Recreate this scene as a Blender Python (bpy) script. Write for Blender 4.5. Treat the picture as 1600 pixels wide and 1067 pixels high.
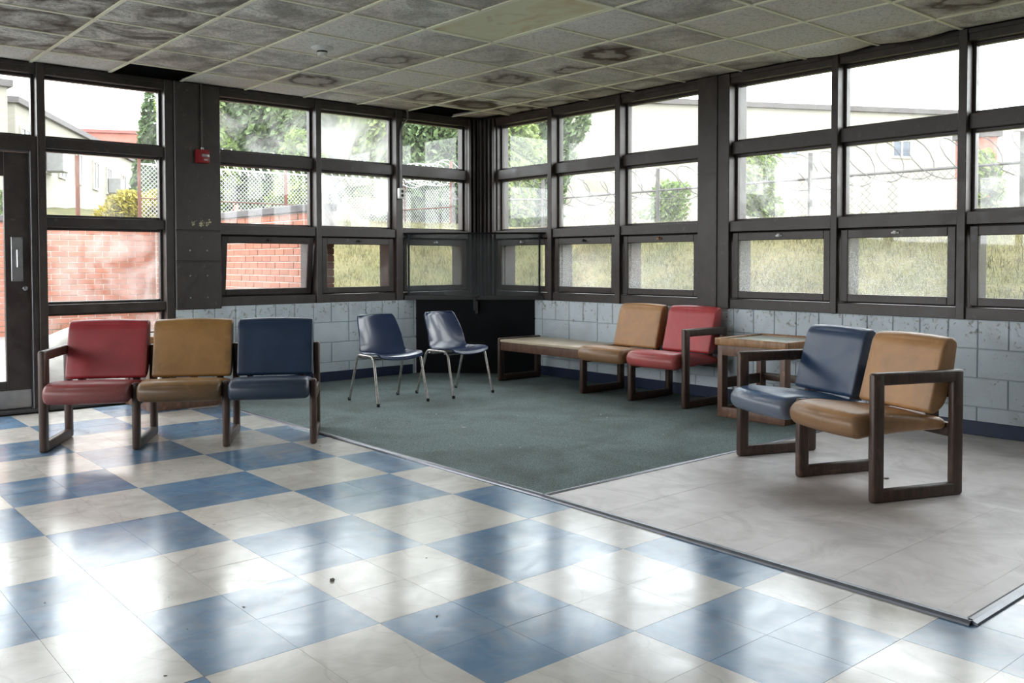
import bpy, bmesh, math, random
from mathutils import Vector, Matrix
R = random.Random(7)
SC = bpy.context.scene
for o in list(bpy.data.objects): bpy.data.objects.remove(o)
PI = math.pi

# ------------------------------------------------------------------ camera
CAM = Vector((-6.59532, -8.15555, 1.222))
YAW, PITCH, ROLL, FPX, SHIFT = 0.71355, 0.02899, -0.001405, 1414.51, -83.32
fw = Vector((math.sin(YAW)*math.cos(PITCH), math.cos(YAW)*math.cos(PITCH), -math.sin(PITCH)))
rt = Vector((math.cos(YAW), -math.sin(YAW), 0)); up = rt.cross(fw)
rt, up = math.cos(ROLL)*rt+math.sin(ROLL)*up, -math.sin(ROLL)*rt+math.cos(ROLL)*up
cd = bpy.data.cameras.new('camera'); co = bpy.data.objects.new('camera', cd); SC.collection.objects.link(co)
co.matrix_world = Matrix(((rt.x, up.x, -fw.x, CAM.x), (rt.y, up.y, -fw.y, CAM.y), (rt.z, up.z, -fw.z, CAM.z), (0, 0, 0, 1)))
cd.sensor_width = 36; cd.lens = FPX/1600*36; cd.shift_y = SHIFT/1600; cd.clip_end = 400; cd.clip_start = 0.05
SC.camera = co

# ------------------------------------------------------------------ world, exposure
SC.view_settings.view_transform = 'Standard'; SC.view_settings.look = 'None'
SC.view_settings.gamma = 1; SC.view_settings.use_curve_mapping = False
SC.view_settings.exposure = 3.12
W = bpy.data.worlds.new('sky'); SC.world = W; W.use_nodes = True
nt = W.node_tree; nt.nodes.clear()
wo = nt.nodes.new('ShaderNodeOutputWorld'); bg = nt.nodes.new('ShaderNodeBackground')
tc = nt.nodes.new('ShaderNodeTexCoord'); nz = nt.nodes.new('ShaderNodeTexNoise'); nz.inputs['Scale'].default_value = 2.2
nz.inputs['Detail'].default_value = 4
cr = nt.nodes.new('ShaderNodeValToRGB')
cr.color_ramp.elements[0].position = .3; cr.color_ramp.elements[0].color = (.80, .86, .93, 1)
cr.color_ramp.elements[1].position = .65; cr.color_ramp.elements[1].color = (1, 1, 1, 1)
nt.links.new(tc.outputs['Generated'], nz.inputs['Vector']); nt.links.new(nz.outputs['Fac'], cr.inputs['Fac'])
nt.links.new(cr.outputs['Color'], bg.inputs['Color']); bg.inputs['Strength'].default_value = 1.15
nt.links.new(bg.outputs[0], wo.inputs['Surface'])
SC.cycles.max_bounces = 9; SC.cycles.diffuse_bounces = 5; SC.cycles.glossy_bounces = 4
SC.cycles.transparent_max_bounces = 24; SC.cycles.transmission_bounces = 6
SC.cycles.caustics_reflective = False; SC.cycles.caustics_refractive = False
SC.cycles.sample_clamp_indirect = 6; SC.cycles.use_denoising = True

def portal(c, sx, sy, rot):
    l = bpy.data.lights.new('daylight_portal', 'AREA'); l.shape = 'RECTANGLE'; l.size = sx; l.size_y = sy
    l.cycles.is_portal = True
    o = bpy.data.objects.new('daylight_portal', l); SC.collection.objects.link(o); o.location = c; o.rotation_euler = rot
portal((-4.2, .45, 1.45), 8.2, 2.9, (-PI/2, 0, 0))
portal((.45, -5.0, 1.75), 1.9, 10.4, (0, PI/2, 0))
portal((-10.65, -3.0, 1.8), 2.1, 6.3, (0, -PI/2, 0))

# ------------------------------------------------------------------ material helper
MATS = {}
class N:
    def __init__(s, name):
        s.m = bpy.data.materials.new(name); s.m.use_nodes = True; s.t = s.m.node_tree; s.t.nodes.clear(); MATS[name] = s.m
        s.out = s.n('OutputMaterial')
    def n(s, ty, **kw):
        x = s.t.nodes.new('ShaderNode'+ty)
        for k, v in kw.items():
            if k.startswith('_'): setattr(x, k[1:], v)
        for k, v in kw.items():
            if not k.startswith('_'): s.set(x, k.replace('__', ' '), v)
        return x
    def set(s, x, k, v):
        i = x.inputs[int(k[1:])] if k[0] == 'i' and k[1:].isdigit() else x.inputs[k]
        if isinstance(v, bpy.types.NodeSocket): s.t.links.new(v, i)
        elif isinstance(v, tuple) and len(v) == 3 and i.type == 'RGBA': i.default_value = (*v, 1)
        else: i.default_value = v
    def noise(s, scale, detail=3, vec=None, dist=0, rough=.5):
        kw = dict(Scale=scale, Detail=detail, Distortion=dist, Roughness=rough)
        if vec is not None: kw['Vector'] = vec
        return s.n('TexNoise', **kw).outputs['Fac']
    def ramp(s, fac, *st):
        r = s.n('ValToRGB', Fac=fac); e = r.color_ramp.elements
        while len(e) < len(st): e.new(.5)
        for k, (p, c) in enumerate(st):
            e[k].position = p; e[k].color = (*c, 1) if isinstance(c, tuple) else (c, c, c, 1)
        return r.outputs['Color']
    def mix(s, f, a, b, mode='MIX'):
        x = s.t.nodes.new('ShaderNodeMix'); x.data_type = 'RGBA'; x.blend_type = mode
        for i, v in ((0, f), (6, a), (7, b)):
            if isinstance(v, bpy.types.NodeSocket): s.t.links.new(v, x.inputs[i])
            else: x.inputs[i].default_value = (*v, 1) if isinstance(v, tuple) else v
        return x.outputs[2]
    def math(s, op, a, b=0.0, clamp=False):
        x = s.n('Math', _operation=op, i0=a, i1=b); x.use_clamp = clamp; return x.outputs[0]
    def obj(s): return s.n('TexCoord').outputs['Object']
    def pos(s): return s.n('NewGeometry').outputs['Position']
    def rnd(s): return s.n('ObjectInfo').outputs['Random']
    def vec(s, base, scale=(1, 1, 1), off=None):
        m = s.n('Mapping', Vector=base, Scale=scale)
        if off is not None:
            c = s.n('CombineXYZ', X=off, Y=off, Z=off); s.t.links.new(c.outputs[0], m.inputs['Location'])
        return m.outputs[0]
    def bump(s, h, strength=.3, dist=.01):
        return s.n('Bump', Height=h, Strength=strength, Distance=dist).outputs[0]
    def pbr(s, col, rough=.5, bump=None, metal=0.0, coat=0.0, spec=.5, extra=None):
        p = s.n('BsdfPrincipled'); s.set(p, 'Base Color', col); s.set(p, 'Roughness', rough); s.set(p, 'Metallic', metal)
        s.set(p, 'Specular IOR Level', spec)
        if coat: s.set(p, 'Coat Weight', coat); s.set(p, 'Coat Roughness', .12)
        if bump is not None: s.set(p, 'Normal', bump)
        for k, v in (extra or {}).items(): s.set(p, k, v)
        s.t.links.new(p.outputs[0], s.out.inputs['Surface']); return s.m

def rand_off(n): return n.math('MULTIPLY', n.rnd(), 37.0)
# checks of the vinyl floor
def floor_mat(name, c1, c2, rmin, rmax):
    n = N(name); P = n.pos(); v = n.vec(P, (1, 1, 1), rand_off(n))
    a = n.noise(7, 5, v, 1.2); st = n.noise(2.2, 4, P, .6); fine = n.noise(90, 2, v)
    col = n.mix(n.ramp(a, (.3, 0.0), (.7, 1.0)), c1, c2)
    dirt = n.ramp(n.noise(3.1, 7, P, 1.4, .65), (.48, 0.0), (.72, .38))
    col = n.mix(dirt, col, (.34, .31, .27))
    hv = n.math('MULTIPLY_ADD', n.rnd(), .16); 
    hv.node.inputs[2].default_value = .92
    col = n.mix(1.0, col, hv, 'MULTIPLY')
    # scuffed scratches
    w = n.n('TexWave', Vector=n.vec(P, (1.0, 1.0, 1), None), Scale=1.3, Distortion=14, Detail=3).outputs['Fac']
    sc = n.ramp(w, (.0, .16), (.008, 0.0))
    sp = n.ramp(n.noise(70, 2, P), (.74, 0.0), (.77, .5))
    col = n.mix(sp, col, (.12, .10, .09)); col = n.mix(sc, col, (.25, .22, .2))
    ro = n.ramp(n.noise(5, 6, P, .8, .6), (.3, rmin), (.7, rmax))
    b = n.bump(n.math('ADD', n.math('MULTIPLY', st, 1.0), n.math('MULTIPLY', fine, .02)), .10, .02)
    return n.pbr(col, ro, b, spec=.5, coat=.17)
floor_mat('check_blue', (.095, .19, .325), (.15, .265, .40), .14, .27)
floor_mat('check_cream', (.54, .515, .47), (.66, .63, .58), .14, .27)
def lino_mat():
    n = N('lino'); P = n.pos(); v = n.vec(P, (1, 1, 1), rand_off(n))
    col = n.mix(n.ramp(n.noise(5, 5, v, 1), (.3, 0.0), (.7, 1.0)), (.66, .615, .605), (.76, .715, .70))
    # brown spill under the seat, a mark of its own
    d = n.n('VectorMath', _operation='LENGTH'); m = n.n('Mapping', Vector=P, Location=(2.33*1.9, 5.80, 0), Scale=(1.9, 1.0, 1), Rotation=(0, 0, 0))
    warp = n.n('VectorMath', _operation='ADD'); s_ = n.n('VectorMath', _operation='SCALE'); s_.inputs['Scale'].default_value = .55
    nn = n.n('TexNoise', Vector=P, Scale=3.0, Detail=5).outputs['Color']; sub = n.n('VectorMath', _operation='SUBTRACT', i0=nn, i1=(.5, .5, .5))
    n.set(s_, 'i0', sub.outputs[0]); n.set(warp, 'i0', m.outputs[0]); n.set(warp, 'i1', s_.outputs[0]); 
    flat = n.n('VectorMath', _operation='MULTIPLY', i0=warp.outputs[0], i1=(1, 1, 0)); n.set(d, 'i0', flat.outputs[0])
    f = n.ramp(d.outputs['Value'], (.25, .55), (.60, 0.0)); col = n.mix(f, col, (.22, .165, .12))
    dirt = n.ramp(n.noise(2.5, 7, P, 1.4, .65), (.45, 0.0), (.7, .45)); col = n.mix(dirt, col, (.25, .22, .2))
    return n.pbr(col, .42, n.bump(n.noise(30, 3, P), .05, .01), spec=.45)
lino_mat()
n = N('carpet'); P = n.pos()
col = n.mix(n.ramp(n.noise(150, 3, P), (.35, 0.0), (.65, 1.0)), (.095, .135, .135), (.32, .39, .385))
col = n.mix(n.ramp(n.noise(1.6, 6, P, 1.2), (.42, 0.0), (.72, .5)), col, (.10, .105, .10))
col = n.mix(n.ramp(n.noise(60, 2, P), (.75, 0.0), (.8, .6)), col, (.45, .48, .46))
n.pbr(col, .95, n.bump(n.noise(260, 2, P), .6, .006), spec=.1)
def plain(name, c, rough=.5, metal=0, spec=.5, var=.15, sc=12, bs=.05, coat=0):
    n = N(name); v = n.vec(n.obj(), (1, 1, 1), rand_off(n)); a = n.noise(sc, 4, v)
    col = n.mix(n.ramp(a, (.25, 0.0), (.75, 1.0)), tuple(x*(1-var) for x in c), tuple(min(1, x*(1+var)) for x in c))
    return n.pbr(col, rough, n.bump(a, bs, .01), metal, coat, spec)
# painted block
n = N('block_paint'); P = n.pos(); O = n.obj()
z = n.n('SeparateXYZ', Vector=P).outputs['Z']
pits = n.ramp(n.noise(120, 3, P), (.33, 0.0), (.40, 1.0))
big = n.noise(16, 6, n.vec(P, (1, 1, 1), None), 1.5)
topm = n.math('MULTIPLY', n.ramp(n.math('ADD', z, n.math('MULTIPLY', n.noise(5, 3, P), .25)), (.72, 0.0), (.98, 1.0)), 1.0)
chip = n.ramp(n.math('ADD', big, n.math('MULTIPLY', topm, .13)), (.665, 0.0), (.675, 1.0))
base = n.mix(n.ramp(n.noise(3, 5, P), (.3, 0.0), (.7, 1.0)), (.50, .575, .625), (.59, .665, .71))
base = n.mix(n.math('MULTIPLY', chip, .7), base, n.mix(n.ramp(n.noise(50, 3, P), (.4, 0.0), (.6, 1.0)), (.55, .57, .56), (.13, .12, .11)))
base = n.mix(n.ramp(n.noise(2.4, 6, P, 1), (.5, 0.0), (.8, .35)), base, (.22, .22, .21))
n.pbr(base, .55, n.bump(n.math('ADD', n.math('MULTIPLY', pits, .5), n.math('MULTIPLY', chip, -1.2)), .55, .004))
plain('mortar', (.42, .48, .52), .8)
plain('mortar_pale', (.62, .56, .50), .9, sc=30)
plain('navy_base', (.007, .018, .055), .5)
plain('black_panel', (.003, .0035, .005), .6, spec=.15, bs=.02, var=.4, sc=5)
# bronze window paint
n = N('bronze'); P = n.pos(); a = n.noise(6, 6, P, 1.0, .6)
col = n.mix(n.ramp(a, (.35, 0.0), (.7, 1.0)), (.030, .0225, .020), (.052, .041, .036))
col = n.mix(n.ramp(n.noise(22, 5, P, .5), (.66, 0.0), (.72, .55)), col, (.12, .10, .085))
n.pbr(col, n.ramp(a, (.3, .30), (.7, .5)), n.bump(n.noise(40, 3, P), .05, .005))
plain('bronze_dark', (.012, .011, .011), .45)
plain('lit_outer_lip', (.40, .38, .20), .6)  # yellow-green tone paints the daylit edge of the dark head frame
plain('alu', (.42, .42, .42), .38, 1.0, bs=.04)
plain('alu_dull', (.20, .20, .21), .42, 1.0, bs=.05)
plain('steel_leg', (.42, .39, .37), .34, .85, var=.35, sc=40)
plain('rubber', (.012, .012, .012), .6)
plain('strip', (.19, .20, .225), .32, .5, bs=.03)
plain('red_paint', (.28, .016, .02), .35)
plain('white_ink', (.75, .72, .7), .5)
plain('white_plastic', (.70, .70, .66), .4)
plain('yellow_flake', (.48, .44, .26), .7, var=.4, sc=60)
plain('wood_shelf_top', (.58, .48, .35), .38, var=.18, sc=6)
# wood
def wood(name, c1, c2, rough=.42):
    n = N(name); v = n.vec(n.obj(), (14, 14, 2.2), rand_off(n)); a = n.noise(2.2, 6, v, 1.5, .6)
    col = n.mix(n.ramp(a, (.3, 0.0), (.7, 1.0)), c1, c2)
    col = n.mix(n.ramp(n.noise(14, 5, n.obj()), (.62, 0.0), (.72, .5)), col, tuple(x*1.9 for x in c2))
    return n.pbr(col, rough, n.bump(a, .12, .004))
wood('wood_dark', (.035, .019, .013), (.082, .047, .032))
wood('wood_mid', (.085, .042, .026), (.17, .088, .055))
wood('wood_trim', (.20, .095, .035), (.38, .20, .085))
# table laminate
n = N('laminate'); P = n.pos()
col = n.mix(n.ramp(n.noise(6, 6, P, 1), (.4, 0.0), (.62, 1.0)), (.55, .50, .38), (.24, .33, .31))
n.pbr(col, .3)
# vinyl upholstery
def vinyl(name, c, wear, wamt=.5, rough=.36):
    n = N(name); O = n.obj(); v = n.vec(O, (1, 1, 1), rand_off(n))
    a = n.noise(5, 6, v, .8, .6); fine = n.noise(170, 3, v)
    col = n.mix(n.ramp(a, (.3, 0.0), (.7, 1.0)), tuple(x*.78 for x in c), tuple(x*1.15 for x in c))
    at = n.n('Attribute', _attribute_type='GEOMETRY', _attribute_name='wear').outputs['Fac']
    wv = n.math('MULTIPLY', n.ramp(n.math('ADD', n.math('MULTIPLY', at, .55), n.math('MULTIPLY', n.noise(9, 7, v, .6, .7), .8)), (.55, 0.0), (.95, 1.0)), wamt)
    col = n.mix(wv, col, wear)
    cr = n.ramp(n.noise(26, 6, v, 1.5, .75), (.60, 0.0), (.66, .5)); col = n.mix(n.math('MULTIPLY', cr, at), col, tuple(x*.35 for x in wear))
    return n.pbr(col, n.ramp(a, (.3, rough), (.7, rough+.14)), n.bump(n.math('ADD', n.math('MULTIPLY', fine, .3), a), .16, .004), spec=.5)
vinyl('vinyl_red', (.27, .022, .028), (.16, .07, .06), .7)
vinyl('vinyl_red_bright', (.47, .058, .062), (.22, .10, .08), .45)
vinyl('vinyl_tan', (.45, .235, .095), (.19, .11, .06), .8)
vinyl('vinyl_mustard', (.28, .145, .042), (.10, .06, .03), .9)
vinyl('vinyl_navy', (.010, .026, .060), (.04, .05, .06), .5)
vinyl('vinyl_blue', (.022, .048, .105), (.12, .13, .14), .5, .28)
vinyl('vinyl_blue_seat', (.035, .105, .24), (.16, .16, .16), .7, .26)
n = N('shell_navy'); n.pbr(n.mix(n.noise(6, 4, n.obj()), (.014, .03, .085), (.03, .055, .125)), .27, n.bump(n.noise(8, 3, n.obj()), .06, .01), coat=.3)
# ceiling tile: ring stains carried by each tile's own numbers
n = N('ceiling_tile'); P = n.pos()
st = n.n('Attribute', _attribute_type='OBJECT', _attribute_name='stain'); dr = n.n('Attribute', _attribute_type='OBJECT', _attribute_name='dirt').outputs['Fac']
am = n.n('Attribute', _attribute_type='OBJECT', _attribute_name='ring').outputs['Fac']
sx = n.n('SeparateXYZ', Vector=st.outputs['Vector'])
cxy = n.n('CombineXYZ', X=sx.outputs['X'], Y=sx.outputs['Y'])
nn = n.n('TexNoise', Vector=P, Scale=4.5, Detail=4).outputs['Color']; sb = n.n('VectorMath', _operation='SUBTRACT', i0=nn, i1=(.5, .5, .5))
s_ = n.n('VectorMath', _operation='SCALE', i0=sb.outputs[0]); s_.inputs['Scale'].default_value = .42
d0 = n.n('VectorMath', _operation='SUBTRACT', i0=n.obj(), i1=cxy.outputs[0]); d1 = n.n('VectorMath', _operation='ADD', i0=d0.outputs[0], i1=s_.outputs[0])
d2 = n.n('VectorMath', _operation='MULTIPLY', i0=d1.outputs[0], i1=(1, 1, 0)); ln = n.n('VectorMath', _operation='LENGTH', i0=d2.outputs[0]).outputs['Value']
q = n.math('DIVIDE', ln, sx.outputs['Z'])
ring = n.ramp(n.math('MULTIPLY', q, .5), (.12, .30), (.36, .42), (.47, 1.0), (.56, .75), (.60, .5), (.95, 0.0))
ringf = n.math('MULTIPLY', ring, am, True)
mott = n.ramp(n.noise(3.2, 7, n.vec(P, (1, 1, 1), rand_off(n)), .8, .65), (.41, 0.0), (.60, 1.0))
fiss = n.ramp(n.noise(48, 5, P, .3, .75), (.53, 0.0), (.58, 1.0))
pin = n.ramp(n.noise(190, 2, P), (.62, 0.0), (.66, 1.0))
dirtf = n.math('MULTIPLY', mott, dr, True)
base = n.mix(n.ramp(n.noise(1.1, 2, P), (.35, 0.0), (.65, 1.0)), (.86, .85, .78), (.84, .79, .69))
col = n.mix(dirtf, base, (.10, .08, .064))
col = n.mix(n.math('MULTIPLY', ringf, .9), col, (.060, .036, .020))
hol = n.math('MULTIPLY', n.math('MAXIMUM', fiss, pin), n.math('MULTIPLY_ADD', dr, .35)); hol.node.inputs[1].links[0].from_node.inputs[2].default_value = .30
col = n.mix(hol, col, (.16, .14, .12))
n.pbr(col, .9, n.bump(fiss, .4, -.003), spec=.1)
plain('grid_paint', (.93, .90, .70), .5, var=.12, sc=2)
plain('plenum', (.020, .018, .016), .9)
n = N('light_lens'); P = n.pos()
col = n.mix(n.ramp(n.noise(2.4, 6, n.vec(P, (1.4, .8, 1)), 1.6), (.50, 0.0), (.66, .6)), (.80, .80, .56), (.62, .48, .22))
col = n.mix(n.ramp(n.noise(5, 6, P, 1), (.62, 0.0), (.72, .35)), col, (.40, .33, .2)); n.pbr(col, .45)
# window glass, clear to fogged
def glass(name, fog, scale, lo, hi, spk=0.0, tint=(.93, .95, .94), base=.02):
    n = N(name); P = n.pos()
    f = n.ramp(n.noise(scale, 6, n.vec(P, (1, 1, 1)), 1.2, .62), (lo, 0.0), (hi, 1.0))
    lw = n.n('LayerWeight', Blend=.5).outputs['Facing']
    fr = n.math('MULTIPLY_ADD', n.math('POWER', lw, 5.0), .9); fr.node.inputs[2].default_value = .045
    tr = n.n('BsdfTransparent', Color=tint); gl = n.n('BsdfGlossy', Color=(1, 1, 1), Roughness=.02)
    tl = n.n('BsdfTranslucent', Color=(.86, .88, .87)); df = n.n('BsdfDiffuse', Color=(.6, .6, .58)); fogs = n.n('MixShader', i0=.25, i1=tl.outputs[0], i2=df.outputs[0])
    amt = n.math('MULTIPLY_ADD', f, fog); amt.node.inputs[2].default_value = base
    if spk:
        sp = n.ramp(n.noise(150, 3, P, .0, .6), (.40, 0.0), (.66, spk)); amt = n.math('ADD', amt, sp, True)
    m1 = n.n('MixShader', i0=amt, i1=tr.outputs[0], i2=fogs.outputs[0]); m2 = n.n('MixShader', i0=fr, i1=m1.outputs[0], i2=gl.outputs[0])
    n.t.links.new(m2.outputs[0], n.out.inputs['Surface']); return n.m
glass('glass_clear', .12, 3.0, .45, .8)
glass('glass_misty', .35, 2.4, .40, .75)
glass('glass_foggy', .42, 1.5, .36, .62, base=.13)
n = N('glass_bare'); n.t.links.new(n.n('BsdfTransparent', Color=(.99, 1, .995)).outputs[0], n.out.inputs['Surface'])
glass('glass_wet', .12, 2.0, .3, .7, .34)
glass('glass_wet_light', .07, 2.5, .4, .7, .10)
glass('plexi', .06, 9.0, .6, .8, 0, (.80, .82, .83), base=.01)
# outdoors
def ground_mat():
    n = N('grass_ground'); P = n.pos()
    col = n.mix(n.ramp(n.noise(.9, 5, P, 1), (.35, 0.0), (.65, 1.0)), (.085, .088, .038), (.155, .13, .062))
    col = n.mix(n.ramp(n.noise(26, 4, P), (.4, 0.0), (.65, .5)), col, (.06, .065, .03))
    n.pbr(col, .95, n.bump(n.noise(40, 3, P), .8, .03), spec=.1)
ground_mat()
plain('paving', (.20, .19, .185), .8, sc=3)
def leafm(name, c1, c2):
    n = N(name); col = n.mix(n.ramp(n.noise(.9, 3, n.pos()), (.35, 0.0), (.65, 1.0)), c1, c2)
    col = n.mix(n.ramp(n.noise(9, 2, n.pos()), (.4, 0.0), (.6, .7)), col, tuple(x*.45 for x in c1))
    p = n.n('BsdfPrincipled'); n.set(p, 'Base Color', col); n.set(p, 'Roughness', .55); t = n.n('BsdfTranslucent', Color=col)
    m = n.n('MixShader', i0=.3, i1=p.outputs[0], i2=t.outputs[0]); n.t.links.new(m.outputs[0], n.out.inputs['Surface'])
leafm('leaf_green', (.14, .22, .05), (.28, .36, .09))
leafm('leaf_dark', (.09, .15, .06), (.16, .23, .09))
leafm('leaf_yellow', (.30, .26, .04), (.42, .33, .05))
leafm('blade', (.12, .115, .05), (.20, .165, .08))
plain('bark', (.06, .045, .035), .9)
plain('brick_red', (.30, .115, .07), .85, var=.22, sc=4)
plain('brick_far', (.30, .10, .075), .85)
plain('coping', (.075, .068, .068), .8)
plain('cream_wall', (.25, .237, .20), .9, var=.06, sc=.4)
plain('cream_trim', (.36, .34, .29), .8)
plain('far_glass', (.07, .09, .12), .2)
plain('far_blue', (.05, .10, .22), .4)
plain('roof_red', (.22, .07, .06), .8)
plain('unit_grey', (.22, .22, .22), .6)
plain('rust', (.10, .035, .022), .8)
plain('galv', (.62, .64, .66), .4, .3)
plain('galv_dark', (.045, .04, .038), .6, .0)
plain('bag_white', (.34, .32, .29), .6, var=.1, sc=3, bs=.4)
plain('dust_brown', (.10, .085, .07), .9)
M = MATS

# ------------------------------------------------------------------ mesh helpers
def link(name, bm, mat, parent=None, loc=None, rot=None, smooth=False, **props):
    me = bpy.data.meshes.new(name); bm.to_mesh(me); bm.free()
    for m in (mat if isinstance(mat, (list, tuple)) else [mat]): me.materials.append(M[m])
    if smooth:
        me.polygons.foreach_set('use_smooth', [True]*len(me.polygons))
        try: me.set_sharp_from_angle(angle=math.radians(40))
        except Exception: pass
    return linkme(name, me, parent, loc, rot, **props)
def linkme(name, me, parent=None, loc=None, rot=None, **props):
    o = bpy.data.objects.new(name, me); SC.collection.objects.link(o)
    if parent: o.parent = parent
    if loc is not None: o.location = loc
    if rot is not None: o.rotation_euler = rot
    for k, v in props.items(): o[k] = v
    return o
def empty(name, loc=(0, 0, 0), rz=0, **props):
    o = bpy.data.objects.new(name, None); SC.collection.objects.link(o); o.location = loc; o.rotation_euler = (0, 0, rz)
    o.empty_display_size = .1
    for k, v in props.items(): o[k] = v
    return o
def add_box(bm, lo, hi, bevel=0, seg=1, mi=0):
    c = [(a+b)/2 for a, b in zip(lo, hi)]; s = [abs(b-a) for a, b in zip(lo, hi)]
    r = bmesh.ops.create_cube(bm, size=1, matrix=Matrix.Translation(c) @ Matrix.Diagonal((*s, 1)))
    vs = r['verts']
    if bevel:
        es = list({e for v in vs for e in v.link_edges})
        g = bmesh.ops.bevel(bm, geom=es, offset=min(bevel, min(s)*.49), segments=seg, affect='EDGES', profile=.5)
        vs = g['verts']
    if mi:
        for f in {f for v in vs for f in v.link_faces}: f.material_index = mi
    return vs
def box(name, lo, hi, mat, parent=None, bevel=0, seg=1, **kw):
    bm = bmesh.new(); add_box(bm, lo, hi, bevel, seg); return link(name, bm, mat, parent, smooth=bevel > 0 and seg > 1, **kw)
def add_tube(bm, pts, r, n=8, cap=True, mi=0):
    pts = [Vector(p) for p in pts]; rings = []; pv = None
    for i, p in enumerate(pts):
        if i == 0: t = pts[1]-p
        elif i == len(pts)-1: t = p-pts[i-1]
        else: t = (pts[i+1]-p).normalized()+(p-pts[i-1]).normalized()
        t.normalize()
        if pv is None:
            a = Vector((0, 0, 1)) if abs(t.z) < .9 else Vector((1, 0, 0)); pv = t.cross(a).normalized()
        else: pv = (pv-t*pv.dot(t)).normalized()
        b = t.cross(pv); rr = r[i] if isinstance(r, (list, tuple)) else r
        rings.append([bm.verts.new(p+rr*(math.cos(2*PI*k/n)*pv+math.sin(2*PI*k/n)*b)) for k in range(n)])
    for a, b in zip(rings, rings[1:]):
        for k in range(n):
            f = bm.faces.new((a[k], a[(k+1) % n], b[(k+1) % n], b[k])); f.material_index = mi
    if cap and n > 2: bm.faces.new(rings[0][::-1]); bm.faces.new(rings[-1])
def tube(name, pts, r, mat, parent=None, n=10, **kw):
    bm = bmesh.new(); add_tube(bm, pts, r, n); return link(name, bm, mat, parent, smooth=True, **kw)
def lathe(bm, prof, n=24, mat=Matrix.Identity(4)):
    rings = []
    for r, z in prof: rings.append([bm.verts.new(mat @ Vector((r*math.cos(2*PI*k/n), r*math.sin(2*PI*k/n), z))) for k in range(n)])
    for a, b in zip(rings, rings[1:]):
        for k in range(n): bm.faces.new((a[k], a[(k+1) % n], b[(k+1) % n], b[k]))
    bm.faces.new(rings[0][::-1]); bm.faces.new(rings[-1])
def from_py(name, vs, fs, mat, parent=None, **props):
    me = bpy.data.meshes.new(name); me.from_pydata(vs, [], fs); me.update()
    for m in (mat if isinstance(mat, (list, tuple)) else [mat]): me.materials.append(M[m])
    return linkme(name, me, parent, **props)
def round_poly(pts, r, seg=4):
    out = []; n = len(pts)
    for i in range(n):
        p0, p, p1 = Vector(pts[i-1]), Vector(pts[i]), Vector(pts[(i+1) % n]); rr = r[i] if isinstance(r, (list, tuple)) else r
        a = (p0-p); b = (p1-p); la, lb = a.length, b.length; a.normalize(); b.normalize(); k = min(rr, la*.45, lb*.45)
        if k < 1e-5: out.append(p); continue
        s, e = p+a*k, p+b*k
        for j in range(seg+1):
            t = j/seg; out.append(s*(1-t)**2+p*2*t*(1-t)+e*t*t)
    return out

# ------------------------------------------------------------------ floor
FO, FS, FA = Vector((-4.9398, -3.7522)), .6058, -.00622
ca, sa = math.cos(FA), math.sin(FA)
def fpt(i, j): return Vector((FO.x+FS*(i*ca-j*sa), FO.y+FS*(i*sa+j*ca)))
def pix(p):
    d = Vector(p)-CAM; z = d.dot(fw)
    return (800+FPX*d.dot(rt)/z, 533.5+SHIFT-FPX*d.dot(up)/z, z)
bm = bmesh.new(); add_box(bm, (-10.6, -12.6, -.16), (0.16, .16, -.010))
FLOOR = link('floor', bm, 'plenum', kind='structure')
H = .5*FS
cand = []
for i in range(-22, 22):
    for j in range(-32, 18):
        # quarter of a check: 12 inch tile (i,j in half steps)
        a = fpt(i*.5, j*.5); b = fpt((i+1)*.5, (j+1)*.5); c = (a+b)/2
        if c.x > -.02 or c.y > .0 or c.x < -10.5 or c.y < -12.5: continue
        if c.x > -3.44 and c.y > -6.88: continue
        blue = ((i//2)+(j//2)) % 2 == 0
        u, v, z = pix((c.x, c.y, 0)); vis = z > .6 and -120 < u < 1720 and v < 1240
        cand.append(((z if vis else 99), i, j, c, blue))
cand.sort(key=lambda q: q[0])
def tile_mesh(name, w, t, mat):
    bm = bmesh.new(); g = .0012; add_box(bm, (-w/2+g/2, -w/2+g/2, -t), (w/2-g/2, w/2-g/2, 0))
    me = bpy.data.meshes.new(name); bm.to_mesh(me); bm.free(); me.materials.append(M[mat]); return me
TB, TC = tile_mesh('tile_blue', H, .004, 'check_blue'), tile_mesh('tile_cream', H, .004, 'check_cream')
rest_v, rest_f, rest_m = [], [], []
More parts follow.
